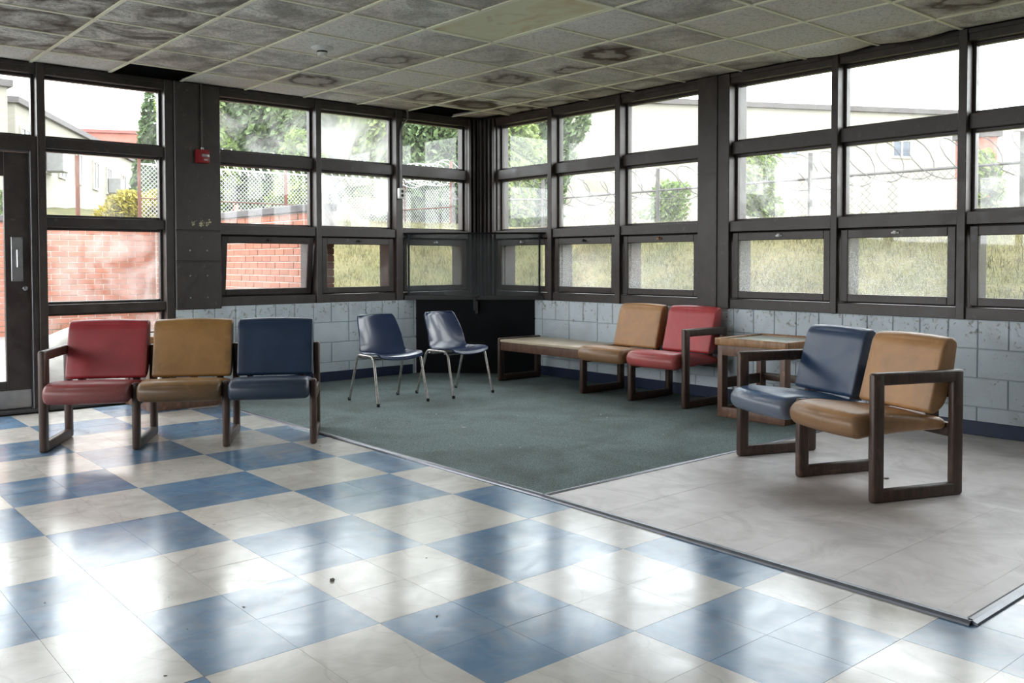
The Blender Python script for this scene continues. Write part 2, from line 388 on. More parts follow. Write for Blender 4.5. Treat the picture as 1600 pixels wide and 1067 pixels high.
for k, (_, i, j, c, blue) in enumerate(cand):
    clip = c.x+H/2 > 0 or c.y+H/2 > 0 or (c.x+H/2 > -3.44 and c.x < -3.44 and c.y > -6.8) or (c.y+H/2 > -6.88 and c.x > -3.44)
    lo = Vector((-H/2+.0006, -H/2+.0006)); hi = -lo
    if c.x < -3.44 < c.x+H/2 and c.y > -6.8: hi.x = -3.442-c.x
    if c.x > -3.44 and c.y+H/2 > -6.88: hi.y = -6.882-c.y
    dz = R.uniform(-.0004, .0003)
    if k < 300:
        o = linkme('floor_tile', TB if blue else TC, FLOOR, (c.x, c.y, dz), (0, 0, FA))
        if hi.x < H/2-.001 or hi.y < H/2-.001:
            bm = bmesh.new(); add_box(bm, (lo.x, lo.y, -.004), (hi.x, hi.y, 0)); me = bpy.data.meshes.new('tile_cut'); bm.to_mesh(me); bm.free()
            me.materials.append(M['check_blue' if blue else 'check_cream']); o.data = me
    else:
        n0 = len(rest_v)
        for (x, y, z) in [(lo.x, lo.y, 0), (hi.x, lo.y, 0), (hi.x, hi.y, 0), (lo.x, hi.y, 0), (lo.x, lo.y, -.004), (hi.x, lo.y, -.004), (hi.x, hi.y, -.004), (lo.x, hi.y, -.004)]:
            rest_v.append((c.x+x*ca-y*sa, c.y+x*sa+y*ca, z))
        for f in [(0, 1, 2, 3), (0, 4, 5, 1), (1, 5, 6, 2), (2, 6, 7, 3), (3, 7, 4, 0)]: rest_f.append([n0+q for q in f]); rest_m.append(0 if blue else 1)
o = from_py('floor_tile_field', rest_v, rest_f, ['check_blue', 'check_cream'], FLOOR, kind='stuff')
o.data.polygons.foreach_set('material_index', rest_m)
# beige linoleum corner and the green carpet
TL = tile_mesh('tile_lino', .405, .004, 'lino')
xs = [-3.425]+[-3.06+.405*k for k in range(8)]+[0]
ys = [-6.865, -6.775, -6.37, -5.965, -5.56, -5.155, -4.74]
for a, b in zip(xs, xs[1:]):
    for c, d in zip(ys, ys[1:]):
        if abs(b-a-.405) < .004 and abs(d-c-.405) < .004: linkme('lino_tile', TL, FLOOR, ((a+b)/2, (c+d)/2, .006+R.uniform(-.0003, .0003)))
        else:
            if b-a < .02: continue
            box('lino_tile', (a+.0006, c+.0006, .002), (min(b, -.004)-.0006, d-.0006, .006+R.uniform(-.0003, .0003)), 'lino', FLOOR)
box('lino_underlay', (-3.425, -6.865, -.010), (0, -4.74, .002), 'plenum', FLOOR)
bm = bmesh.new(); add_box(bm, (-3.425, -4.715, -.009), (-.001, -.001, .012), .004, 2)
CARPET = link('carpet', bm, 'carpet', smooth=True, label='worn grey green short pile carpet filling the window corner of the room', category='carpet')
def strip(n_, a, b, w=.022, h=.014):
    a, b = Vector(a), Vector(b); d = (b-a).normalized(); L = (b-a).length; bm = bmesh.new()
    prof = [(-w, .0005), (-w*.85, h*.55), (-w*.3, h), (w*.4, h), (w*.9, h*.6), (w, .0005)]
    nn = Vector((-d.y, d.x, 0)); A = [bm.verts.new(a+nn*p+Vector((0, 0, q))) for p, q in prof]; B = [bm.verts.new(b+nn*p+Vector((0, 0, q))) for p, q in prof]
    for k in range(5): bm.faces.new((A[k], A[k+1], B[k+1], B[k]))
    bm.faces.new(A); bm.faces.new(B[::-1]); bm.faces.new((A[0], B[0], B[5], A[5]))
    bmesh.ops.recalc_face_normals(bm, faces=bm.faces); link(n_, bm, 'strip', kind='structure')
strip('trim_1', (-3.437, -.03, 0), (-3.410, -4.73, 0)); strip('trim_2', (-3.410, -4.73, 0), (-3.452, -6.89, 0), .026)
strip('trim_3', (-3.42, -4.727, .002), (-.01, -4.727, .002), .016, .012); strip('trim_4', (-3.455, -6.885, 0), (-.01, -6.885, 0), .026)

# ------------------------------------------------------------------ block walls
RAIL = .812; CO = .2032
def block_mesh(w, h=CO, t=.012):
    bm = bmesh.new(); j = .0022; vs = add_box(bm, (j, 0, j), (w-j, t, h-j))
    f = [f for f in bm.faces if f.normal.y < -.9]
    es = list(f[0].edges); bmesh.ops.bevel(bm, geom=es, offset=.005, segments=1, affect='EDGES')
    me = bpy.data.meshes.new('block'); bm.to_mesh(me); bm.free(); me.materials.append(M['block_paint']); return me
BW = {}
def block_wall(name, s0, s1, xf, rot, phase):
    # s along the wall; xf maps s -> (x, y); blocks face local -y
    c = empty(name, (0, 0, 0), 0, kind='structure')
    for r in range(4):
        w = .2032 if r == 3 else .4064; off = (phase+(0 if r % 2 else .2032)) if r < 3 else phase
        s = s0-(((s0-off) % w)); 
        while s < s1-.001:
            a, b = max(s, s0), min(s+w, s1)
            if b-a > .02:
                key = round(b-a, 3)
                if key not in BW: BW[key] = block_mesh(key)
                x, y = xf(a); linkme('block', BW[key], c, (x, y, r*CO-(.0 if r else 0)), (0, 0, rot))
            s += w
    return c
WL = block_wall('wall_left', -3.55, 0.0, lambda s: (s, -.012), 0, .06)
box('wall_core', (-3.55, 0.0, -.01), (0.012, .20, RAIL), 'mortar', WL)
WR = block_wall('wall_right', 0.0, 9.2, lambda s: (-.012, -s), -PI/2, .03)
box('wall_core', (0.0, -9.2, -.01), (.20, 0.0, RAIL), 'mortar', WR)
def base_board(name, lo, hi):
    box(name, lo, hi, 'navy_base', bevel=.003, kind='structure')
base_board('baseboard_left', (-3.42, -.020, .012), (-.98, -.0125, .112)); base_board('baseboard_right', (-.020, -4.70, .012), (-.0125, -.97, .112))
base_board('baseboard_right_end', (-.020, -9.2, .006), (-.0125, -4.75, .106))

# ------------------------------------------------------------------ window bays
D0, DG = .0, .115      # inner face and glass depth
ZH, ZT0, ZT1, ZS0, ZS1, ZB = 2.765, 2.155, 2.262, 1.482, 1.572, .895
CEIL = 2.85
def LWm(s, d, z): return (s, d, z)            # left wall: s = x, outwards = +y
def RWm(s, d, z): return (d, -s, z)           # right wall: s = -y, outwards = +x
def wbox(mp, a, b):
    p, q = mp(*a), mp(*b); return tuple(map(min, p, q)), tuple(map(max, p, q))
def abox(bm, mp, a, b, bev=.003): add_box(bm, *wbox(mp, a, b), bev)
def part(name, mp, a, b, mat, parent, bev=.003, **kw):
    bm = bmesh.new(); abox(bm, mp, a, b, bev); return link(name, bm, mat, parent, **kw)
WN = [0]
def room_face(o, mp):
    ax = 1 if mp is LWm else 0
    o.data.materials.append(M['glass_bare'])
    for p in o.data.polygons: p.material_index = 0 if p.normal[ax] < -.9 else 1
    return o
def pane(mp, s0, s1, z0, z1, mat, parent, d=DG): return room_face(part('pane', mp, (s0, d, z0), (s1, d+.006, z1), mat, parent, 0), mp)
def stops(bm, mp, s0, s1, z0, z1, d=DG, w=.022):
    abox(bm, mp, (s0, d-.030, z0), (s0+w, d+.03, z1)); abox(bm, mp, (s1-w, d-.030, z0), (s1, d+.03, z1))
    abox(bm, mp, (s0+w, d-.028, z0), (s1-w, d+.03, z0+w)); abox(bm, mp, (s0+w, d-.028, z1-w), (s1-w, d+.03, z1))
def bay(mp, s0, s1, g, mulls, tilt=0, knob='white_plastic', handle=True):
    """one bay between mullion centres: fixed upper pane, fixed middle pane, hinged lower sash"""
    WN[0] += 1; W_ = empty('window_%d' % WN[0], mp(s0, 0, 0), 0, kind='structure')
    def P(*a, **k):
        o = part(*a, **k); return o
    base = Vector(W_.location)
    def fix(o): o.location = -base; return o
    bm = bmesh.new()
    abox(bm, mp, (s0, .01, ZH), (s1, .17, CEIL))                      # head
    abox(bm, mp, (s0, .0, CEIL-.035), (s1, .03, CEIL))
    fix(link('head_rail', bm, 'bronze', W_))
    fix(P('transom', mp, (s0, .035, ZT0), (s1, .165, ZT1), 'bronze', W_))
    fix(P('sill_rail', mp, (s0, .004, ZS0), (s1, .165, ZS1), 'bronze', W_))
    fix(P('bottom_rail', mp, (s0, .006, RAIL), (s1, .28, ZB), 'bronze', W_))
    bm = bmesh.new(); stops(bm, mp, s0, s1, ZT1, ZH); stops(bm, mp, s0, s1, ZS1, ZT0); fix(link('glazing_bead', bm, 'bronze', W_))
    fix(P('lit_outer_lip', mp, (s0, .166, ZH-.004), (s1, .19, ZH+.02), 'lit_outer_lip', W_))
    fix(pane(mp, s0+.015, s1-.015, ZT1+.01, ZH-.01, g[0], W_)); fix(pane(mp, s0+.015, s1-.015, ZS1+.01, ZT0-.01, g[1], W_))
    # deep outer reveal of the lower light
    bm = bmesh.new()
    for a, b in (((s0, .12, ZB), (s0+.035, .27, ZS0)), ((s1-.035, .12, ZB), (s1, .27, ZS0)), ((s0+.035, .12, ZS0-.05), (s1-.035, .27, ZS0)), ((s0+.035, .12, ZB), (s1-.035, .27, ZB+.02))): abox(bm, mp, a, b)
    fix(link('reveal', bm, 'bronze_dark', W_))
    # sash, hinged along its top edge
    m_, z0, z1 = .018, ZB+.012, ZS0-.012; f = .058
    piv = Vector(mp(s0, .045, z1)); S_ = empty('sash', piv-base); S_.parent = W_
    def sp(o): o.location = -piv; return o
    bm = bmesh.new(); a, b = s0+m_, s1-m_
    for p_, q_ in (((a, .022, z0), (a+f, .068, z1)), ((b-f, .022, z0), (b, .068, z1)), ((a+f, .022, z0), (b-f, .068, z0+f)), ((a+f, .022, z1-f*1.15), (b-f, .068, z1))): abox(bm, mp, p_, q_, .004)
    # the sash is one part: frame mesh with pane and latch below it
    me = bpy.data.meshes.new('sash'); bm.to_mesh(me); bm.free(); me.materials.append(M['bronze']); me.transform(Matrix.Translation(-piv))
    bpy.data.objects.remove(S_); S_ = linkme('sash', me, W_, piv-base)
    sp(room_face(part('pane', mp, (a+f-.008, .042, z0+f-.008), (b-f+.008, .048, z1-f*1.15+.008), g[2], S_, 0), mp))
    c = (a+b)/2; bm = bmesh.new(); abox(bm, mp, (c-.012, -.004, z1-.042), (c+.016, .022, z1-.016), .006); abox(bm, mp, (c-.03, .010, z1-.04), (c+.03, .024, z1-.026), .002)
    sp(link('latch', bm, knob, S_))
    if tilt: S_.rotation_euler = (tilt, 0, 0) if mp is LWm else (0, -tilt, 0)
    for (ma, mb) in mulls:
        bm = bmesh.new(); abox(bm, mp, (ma, -.012, RAIL), (mb, .17, CEIL), .004)
        k = .25
        for zz in [RAIL+.12+.27*i for i in range(8)]:
            p = mp((ma+mb)/2, -.014, zz); lathe(bm, [(.0045, -.002), (.0045, .002)], 6, Matrix.Translation(p) @ (Matrix.Rotation(PI/2, 4, 'X') if mp is LWm else Matrix.Rotation(PI/2, 4, 'Y')))
        fix(link('mullion', bm, 'bronze', W_))
    return W_
# left wall bays (s = x)
bay(LWm, -3.12, -2.129, ('glass_misty', 'glass_clear', 'glass_wet_light'), [(-2.129, -2.070)], tilt=math.radians(6), knob='bronze_dark')
bay(LWm, -2.070, -1.177, ('glass_foggy', 'glass_foggy', 'glass_clear'), [(-1.177, -1.094)], knob='bronze_dark')
bay(LWm, -1.094, -.19, ('glass_clear', 'glass_clear', 'glass_wet_light'), [])
# right wall bays (s = -y)
bay(RWm, .25, 1.121, ('glass_wet_light', 'glass_wet_light', 'glass_wet_light'), [(1.121, 1.185)])
bay(RWm, 1.185, 2.088, ('glass_wet_light', 'glass_misty', 'glass_wet'), [(2.088, 2.155)], knob='bronze_dark')
bay(RWm, 2.155, 3.10, ('glass_wet_light', 'glass_wet_light', 'glass_wet'), [], knob='wood_trim')
bay(RWm, 3.43, 4.388, ('glass_wet_light', 'glass_misty', 'glass_wet'), [(4.388, 4.444)])
bay(RWm, 4.444, 5.36, ('glass_clear', 'glass_wet_light', 'glass_wet'), [(5.36, 5.421)])
bay(RWm, 5.421, 6.34, ('glass_clear', 'glass_misty', 'glass_wet_light'), [(6.34, 6.40)])
bay(RWm, 6.40, 7.32, ('glass_clear', 'glass_clear', 'glass_clear'), [(7.32, 7.38)])
bay(RWm, 7.38, 8.30, ('glass_clear', 'glass_clear', 'glass_clear'), [(8.30, 9.2)])
# corner post with fluted cover and the two boxed columns
bm = bmesh.new(); add_box(bm, (-.19, .03, RAIL), (.02, .2, CEIL), .004); add_box(bm, (.03, -.25, RAIL), (.2, .04, CEIL), .004)
for k in range(3): add_box(bm, (-.185+.062*k, -.012-.0*k, RAIL), (-.155+.062*k, .04, CEIL), .006, 2)
for k in range(3): add_box(bm, (-.012, -.235+.075*k, RAIL), (.04, -.200+.075*k, CEIL), .006, 2)
add_box(bm, (-.035, -.035, RAIL), (.05, .05, CEIL), .012, 2); link('corner_column', bm, 'bronze', kind='structure')
cl = empty('column', (-3.335, 0, 0), 0, kind='structure')
def cbox(name, lo, hi, mat, parent=cl, base=(-3.335, 0, 0), bev=.004, **k):
    o = box(name, lo, hi, mat, parent, bev, **k); o.location = -Vector(base); return o
bm = bmesh.new(); add_box(bm, (-3.548, -.012, .79), (-3.122, .25, CEIL), .004); o = link('casing', bm, 'bronze', cl); o.location = (3.335, 0, 0)
for z0, z1 in ((.792, 1.225), (1.235, 1.505), (1.515, 2.845)): cbox('cover_panel', (-3.545, -.020, z0), (-3.125, -.012, z1), 'bronze')
bm = bmesh.new()
for xx in (-3.42, -3.26):
    for zz in (.90, 1.10, 1.33): lathe(bm, [(.006, -.003), (.006, .003)], 8, Matrix.Translation((xx, -.021, zz)) @ Matrix.Rotation(PI/2, 4, 'X'))
o = link('screw', bm, 'alu', cl, kind='stuff'); o.location = (3.335, 0, 0)
# flaked yellow paint left on the column
bm = bmesh.new()
for k in range(46):
    x = R.choice((R.gauss(-3.385, .018), R.gauss(-3.32, .012), R.gauss(-3.27, .020))); z = R.gauss(1.582, .014); r_ = R.uniform(.003, .013); n_ = R.randint(4, 6); a0 = R.random()*6
    vs = [bm.verts.new((x+r_*R.uniform(.5, 1.2)*math.cos(a0+2*PI*i/n_), -.0206-.0001*k/46, z+r_*R.uniform(.4, .9)*math.sin(a0+2*PI*i/n_))) for i in range(n_)]
    bm.faces.new(vs)
o = link('paint_flake', bm, 'yellow_flake', cl, kind='stuff', label='flaked yellow paint scars'); o.location = (3.335, 0, 0)
cr_ = empty('column', (0, -3.26, 0), 0, kind='structure')
for nm, lo, hi in (('casing', (-.012, -3.43, RAIL-.03), (.25, -3.10, CEIL)), ('cover_panel', (-.022, -3.31, RAIL-.03), (-.012, -3.10, CEIL))):
    o = box(nm, lo, hi, 'bronze', cr_, .004); o.location = (0, 3.26, 0)
bm = bmesh.new()
for yy in (-3.115, -3.295):
    for zz in [.9+.22*i for i in range(9)]: lathe(bm, [(.0045, -.003), (.0045, .003)], 6, Matrix.Translation((-.023, yy, zz)) @ Matrix.Rotation(PI/2, 4, 'Y'))
o = link('screw', bm, 'bronze_dark', cr_, kind='stuff'); o.location = (0, 3.26, 0)

# tall glazed bay beside the door (window A)
WN[0] += 1; WA = empty('window_%d' % WN[0], (-4.60, 0, 0), 0, kind='structure')
def fa(o): o.location = (4.60, 0, 0); return o
a, b = -4.604, -3.628
bm = bmesh.new(); abox(bm, LWm, (a, .01, ZH), (-3.553, .17, CEIL)); abox(bm, LWm, (a, .0, CEIL-.035), (-3.553, .03, CEIL)); fa(link('head_rail', bm, 'bronze', WA))
fa(part('mullion', LWm, (-4.667, -.012, 0), (a, .17, CEIL), 'bronze', WA)); fa(part('mullion', LWm, (b, -.004, 0), (-3.553, .17, CEIL), 'bronze', WA))
fa(part('transom', LWm, (a, .02, ZT0+.01), (b, .165, ZT1-.01), 'bronze', WA)); fa(part('sill_rail', LWm, (a, .02, 1.515), (b, .165, 1.60), 'bronze', WA))
fa(part('lower_rail', LWm, (a, .02, .795), (b, .165, .87), 'bronze', WA)); fa(part('threshold', LWm, (a, -.01, -.004), (b, .165, .055), 'alu_dull', WA))
bm = bmesh.new(); rows = ((.055, .795, 'glass_misty'), (.87, 1.515, 'glass_misty'), (1.60, ZT0+.01, 'glass_clear'), (ZT1-.01, ZH, 'glass_clear'))
for z0, z1, g in rows: stops(bm, LWm, a, b, z0, z1)
fa(link('glazing_bead', bm, 'bronze', WA))
for z0, z1, g in rows: fa(pane(LWm, a+.015, b-.015, z0+.01, z1-.01, g, WA))

# door with its frame and transom light
DB = (-4.72, 0, 0); DO = empty('door_1', DB, 0, kind='structure')
def fd(o): o.location = -Vector(DB); return o
x0, x1 = -5.62, -4.722
for nm, p, q in (('door_stile', (x0, .04, .03), (x0+.17, .085, 2.115)), ('door_stile', (x1-.185, .04, .03), (x1, .085, 2.115))): fd(part(nm, LWm, p, q, 'bronze', DO, .004))
fd(part('top_rail', LWm, (x0+.17, .04, 1.92), (x1-.185, .085, 2.115), 'bronze', DO)); fd(part('bottom_rail', LWm, (x0+.17, .04, .03), (x1-.185, .085, .26), 'bronze', DO))
fd(part('kick_plate', LWm, (x0+.01, .034, .035), (x1-.006, .04, .185), 'alu', DO)); fd(pane(LWm, x0+.16, x1-.175, .25, 1.93, 'glass_clear', DO, .058))
hp = part('push_plate', LWm, (-4.862, .033, 1.07), (-4.775, .040, 1.43), 'alu', DO, .003); fd(hp)
h2 = part('pull_handle', LWm, (-4.832, -.012, 1.18), (-4.806, .034, 1.33), 'alu', hp, .006)
bm = bmesh.new()
for xx in (-4.852, -4.785):
    for zz in (1.082, 1.418): lathe(bm, [(.005, -.003), (.004, .003)], 8, Matrix.Translation((xx, .031, zz)) @ Matrix.Rotation(PI/2, 4, 'X'))
link('screw', bm, 'alu_dull', hp)
bm = bmesh.new(); lathe(bm, [(.017, -.006), (.019, 0), (.013, .004)], 20, Matrix.Translation((-4.762, .036, 1.012)) @ Matrix.Rotation(PI/2, 4, 'X')); fd(link('lock_cylinder', bm, 'alu', DO, smooth=True))
WN[0] += 1; WT = empty('window_%d' % WN[0], DB, 0, kind='structure')
def ft(o): o.location = -Vector(DB); return o
ft(part('door_frame', LWm, (-4.718, .005, 0), (-4.667, .17, 2.15), 'bronze', WT)); ft(part('door_frame', LWm, (-5.68, .005, 0), (x0-.004, .17, 2.15), 'bronze', WT))
ft(part('frame_edge', LWm, (-4.7215, .0, 0), (-4.711, .03, 2.13), 'alu_dull', WT, .002)); ft(part('frame_edge', LWm, (x0, .0, 2.117), (-4.7215, .03, 2.128), 'alu_dull', WT, .002))
ft(part('transom', LWm, (-5.68, .006, 2.12), (-4.667, .17, ZT1-.01), 'bronze', WT)); ft(part('threshold', LWm, (-5.68, -.02, -.004), (-4.667, .17, .028), 'alu_dull', WT))
bm = bmesh.new(); abox(bm, LWm, (-5.68, .01, ZH), (-4.667, .17, CEIL)); abox(bm, LWm, (-5.68, .0, CEIL-.035), (-4.667, .03, CEIL)); ft(link('head_rail', bm, 'bronze', WT))
bm = bmesh.new(); stops(bm, LWm, -5.68, -4.667, ZT1-.01, ZH); ft(link('glazing_bead', bm, 'bronze', WT)); ft(pane(LWm, -5.66, -4.68, ZT1, ZH-.01, 'glass_clear', WT))
# further glazing left of the door, out of frame
for s0, s1 in ((-6.70, -5.74), (-7.72, -6.76), (-8.74, -7.78), (-9.76, -8.80)):
    WN[0] += 1; bm = bmesh.new(); abox(bm, LWm, (s0-.06, -.01, 0), (s0, .17, CEIL)); abox(bm, LWm, (s0, .01, ZH), (s1, .17, CEIL)); abox(bm, LWm, (s0, .01, ZT0), (s1, .17, ZT1)); abox(bm, LWm, (s0, .01, .8), (s1, .17, .88)); abox(bm, LWm, (s0, .01, 0), (s1, .17, .06))
    link('window_%d' % WN[0], bm, 'bronze', kind='structure')
box('trim_5', (-5.74, -.01, 0), (-5.68, .17, CEIL), 'bronze', kind='structure')
# unseen rear of the room; side windows added to let in fill daylight
def rear(name, mp, s0, s1, core):
    bm = bmesh.new(); abox(bm, mp, (s0, 0, -.01), (s1, .2, .8), 0); link(name, bm, 'block_paint', kind='structure')
    bm = bmesh.new(); abox(bm, mp, (s0, 0, 2.75), (s1, .17, CEIL)); abox(bm, mp, (s0, .0, .8), (s1, .17, .87)); s = s0
    while s < s1: abox(bm, mp, (s, 0, .87), (s+.07, .17, 2.75)); s += 1.03
    WN[0] += 1; link('window_%d' % WN[0], bm, 'bronze', kind='structure')  # bars of the added openings that give fill light
box('wall_rear', (-10.6, -12.6, -.01), (0, -12.4, CEIL), 'block_paint', kind='structure')
box('wall_side_rear', (-10.6, -12.4, -.01), (-10.4, -6.1, CEIL), 'block_paint', kind='structure')
rear('wall_side', lambda s, d, z: (-10.4-d, s, z), -6.1, 0, None)
box('wall_right_end', (0, -12.4, -.01), (.2, -9.2, CEIL), 'block_paint', kind='structure')

# ------------------------------------------------------------------ ceiling
CX, CY, CSX, CSY = -3.4785, -2.327, .6125, .610
CE = empty('ceiling', (0, 0, CEIL), 0, kind='structure')
o = box('deck', (-10.6, -12.6, CEIL+.42), (.36, .36, CEIL+.55), 'plenum', CE); o.location = (0, 0, -CEIL)
for lo, hi in (((-10.6, .17, CEIL-.03), (.36, .36, CEIL+.42)), ((.17, -12.6, CEIL-.03), (.36, .17, CEIL+.42)), ((-10.6, -12.6, CEIL), (-10.4, .2, CEIL+.42)), ((-10.4, -12.6, CEIL), (.2, -12.4, CEIL+.42))):
    o = box('fascia', lo, hi, 'coping', CE); o.location = (0, 0, -CEIL)
def ctile(w, h, sag, key={}):
    k = (round(w, 3), round(h, 3), sag)
    if k in key: return key[k]
    bm = bmesh.new(); n_ = 7; g = .004; V = []
    for i in range(n_):
        for j in range(n_):
            u, v = i/(n_-1), j/(n_-1); V.append(bm.verts.new((-w/2+g+(w-2*g)*u, -h/2+g+(h-2*g)*v, .004-sag*(4*u*(1-u)*4*v*(1-v))**.8)))
    for i in range(n_-1):
        for j in range(n_-1): bm.faces.new((V[i*n_+j], V[i*n_+j+1], V[(i+1)*n_+j+1], V[(i+1)*n_+j]))
    rim = [V[i*n_] for i in range(n_)]+[V[(n_-1)*n_+j] for j in range(1, n_)]+[V[i*n_+n_-1] for i in range(n_-2, -1, -1)]+[V[j] for j in range(n_-2, 0, -1)]
    T = [bm.verts.new(v.co+Vector((0, 0, .018+.0))) for v in rim]
    for i in range(len(rim)): bm.faces.new((rim[i], rim[(i+1) % len(rim)], T[(i+1) % len(rim)], T[i]))
    bm.faces.new(T[::-1])
    for f in bm.faces: f.smooth = True
    bmesh.ops.recalc_face_normals(bm, faces=bm.faces)
    me = bpy.data.meshes.new('ceiling_tile'); bm.to_mesh(me); bm.free(); me.materials.append(M['ceiling_tile']); key[k] = me; return me
RINGS = {(1, 0): (.05, .02, .16, .8), (1, 2): (-.02, .0, .2, .95), (3, 2): (.05, .0, .2, .9), (3, 0): (.02, 0, .19, .9), (3, -2): (0, .02, .19, 1.25), (4, 2): (0, 0, .17, 2.2), (3, -1): (.28, .0, .16, .9),
         (5, -5): (0, .15, .25, .55), (4, -6): (.0, 0, .17, 1.0), (5, 2): (0, 0, .18, 1.1), (5, 1): (.1, .1, .25, .9), (-2, 2): (.0, .05, .2, .6), (-3, 1): (0, 0, .26, .9), (5, -1): (.1, .05, .3, .6), (4, 0): (.25, -.1, .3, .5), (5, 0): (.1, 0, .28, .8), (5, -3): (.2, .2, .26, .6), (4, 1): (.2, .2, .25, .8)}
CLEAN = {(0, 0), (0, -1), (2, -3), (3, -4), (2, -2), (0, 3), (1, 3), (-2, 3), (4, -4), (4, -3), (-3, 3), (3, -5), (4, -5), (5, -4), (2, 0), (2, 1)}
SKIP = {(1, -2), (1, -3), (-1, 3), (4, 3)}
for i in range(-11, 6):
    for j in range(-17, 4):
        xa, xb = CX+i*CSX, min(CX+(i+1)*CSX, -.004); ya, yb = CY+j*CSY, min(CY+(j+1)*CSY, -.004)
        xa, ya = max(xa, -10.39), max(ya, -12.39)
        if xb-xa < .05 or yb-ya < .05 or (i, j) in SKIP: continue
        r_ = RINGS.get((i, j)); sag = R.choice((.004, .009, .015))
        if (i, j) in ((5, -4), (5, -5)): sag = .05
        o = linkme('ceiling_tile', ctile(xb-xa, yb-ya, sag), CE, ((xa+xb)/2, (ya+yb)/2, 0))
        left = max(0.0, min(1.0, (1.2-i)/4)); d = .16+.78*left*R.uniform(.65, 1.1) if (i, j) not in CLEAN else .03
        if i >= 2 and (i, j) not in CLEAN: d = R.uniform(.22, .50)
        if r_: o['stain'] = [float(r_[0]), float(r_[1]), float(r_[2])]; o['ring'] = float(r_[3])
        else: o['stain'] = [R.uniform(-.2, .2), R.uniform(-.2, .2), R.uniform(.2, .3)]; o['ring'] = 0.0 if (i, j) in CLEAN else R.choice((0.0, .25, .35))
        o['dirt'] = float(d)
        if (i, j) == (5, 3): o.rotation_euler = (0, math.radians(-3), math.radians(4)); o.location.z = .012
for i in range(-11, 6):
    x = CX+i*CSX; o = box('ceiling_grid_bar', (x-.012, -12.39, -.004), (x+.012, -.002, .004), 'grid_paint', CE)
for j in range(-16, 4):
    y = CY+j*CSY
    if y < -12.3: continue
    if j == -2: segs = ((-10.39, CX+1*CSX), (CX+2*CSX, -.002))
    else: segs = ((-10.39, -.002),)
    for a_, b_ in segs: box('ceiling_grid_bar', (a_, y-.012, -.0036), (b_, y+.012, .0044), 'grid_paint', CE)
# stained recessed light panel
xa, ya = CX+CSX, CY-3*CSY
TR = empty('ceiling_light', (xa+CSX/2, ya+CSY, CEIL), 0, label='unlit recessed fluorescent light with yellowed water-stained lens among the ceiling tiles', category='ceiling light')
box('diffuser', (-CSX/2+.028, -CSY+.028, .003), (CSX/2-.028, CSY-.028, .008), 'light_lens', TR)
bm = bmesh.new()
for lo, hi in (((-CSX/2+.012, -CSY+.012, -.003), (-CSX/2+.03, CSY-.012, .012)), ((CSX/2-.03, -CSY+.012, -.003), (CSX/2-.012, CSY-.012, .012)), ((-CSX/2+.03, -CSY+.012, -.003), (CSX/2-.03, -CSY+.03, .012)), ((-CSX/2+.03, CSY-.03, -.003), (CSX/2-.03, CSY-.012, .012))): add_box(bm, lo, hi, .002)
link('lens_frame', bm, 'grid_paint', TR)
box('housing', (-CSX/2+.013, -CSY+.013, .014), (CSX/2-.013, CSY-.013, .10), 'alu_dull', TR)
# smoke detector
SD = empty('smoke_detector', (-3.174, -2.02, CEIL-.004), 0, label='round white smoke detector on a clean ceiling tile', category='smoke detector')
bm = bmesh.new(); lathe(bm, [(.02, .004), (.082, .004), (.084, -.008), (.066, -.024), (.048, -.034)], 28); link('base', bm, 'white_plastic', SD, smooth=True)
bm = bmesh.new(); lathe(bm, [(.040, -.030), (.040, -.044), (.038, -.046)], 24); link('sensor_ring', bm, 'bronze_dark', SD, smooth=True)
bm = bmesh.new(); lathe(bm, [(.038, -.044), (.038, -.060), (.030, -.070), (.01, -.073)], 24)
for k in range(8):
    a_ = k*PI/4; add_box(bm, (math.cos(a_)*.036-.003, math.sin(a_)*.036-.003, -.060), (math.cos(a_)*.036+.003, math.sin(a_)*.036+.003, -.03))
link('sensor_cage', bm, 'white_plastic', SD, smooth=True)

# ------------------------------------------------------------------ small wall fittings
PS = empty('fire_alarm_pull_station', (-3.305, -.020, 2.187), 0, label='red fire alarm pull station on the dark column', category='fire alarm')
box('backbox', (-.058, -.045, -.062), (.058, 0, .062), 'red_paint', PS, .006, 2); box('cover', (-.050, -.056, -.056), (.056, -.045, .056), 'red_paint', PS, .008, 2)
box('pull_bar', (-.020, -.066, -.006), (.050, -.056, .020), 'alu', PS, .004, 2)
def text(body, size, loc, rot, mat, parent, name='lettering', ext=.0005):
    c = bpy.data.curves.new(name, 'FONT'); c.body = body; c.size = size; c.extrude = ext; c.align_x = 'CENTER'; c.align_y = 'CENTER'
    o = bpy.data.objects.new(name+'_curve', c); SC.collection.objects.link(o); dg = bpy.context.evaluated_depsgraph_get(); me = bpy.data.meshes.new_from_object(o.evaluated_get(dg))
    bpy.data.objects.remove(o); me.materials.clear(); me.materials.append(M[mat]); return linkme(name, me, parent, loc, rot)
text('FIRE', .022, (.020, -.0568, -.033), (PI/2, 0, 0), 'white_ink', PS); text('PULL', .016, (.015, -.0665, .007), (PI/2, 0, 0), 'red_paint', PS)
tube('conduit', [(0, -.016, .062), (0, -.016, .40), (0, -.016, .66)], .009, 'bronze', PS, 10)
box('conduit_strap', (-.02, -.030, .33), (.02, 0, .345), 'bronze', PS, .003); box('connector', (-.013, -.03, .060), (.013, -.004, .082), 'alu', PS, .003)
OB = empty('outlet_box', (-1.135, -.012, 1.955), 0, label='grey metal outlet box with a curved conduit rising to the ceiling beside the corner window', category='outlet')
box('box_body', (-.035, -.045, -.055), (.035, 0, .055), 'alu', OB, .004, 2); box('face_plate', (-.037, -.049, -.057), (.037, -.045, .057), 'white_plastic', OB, .002)
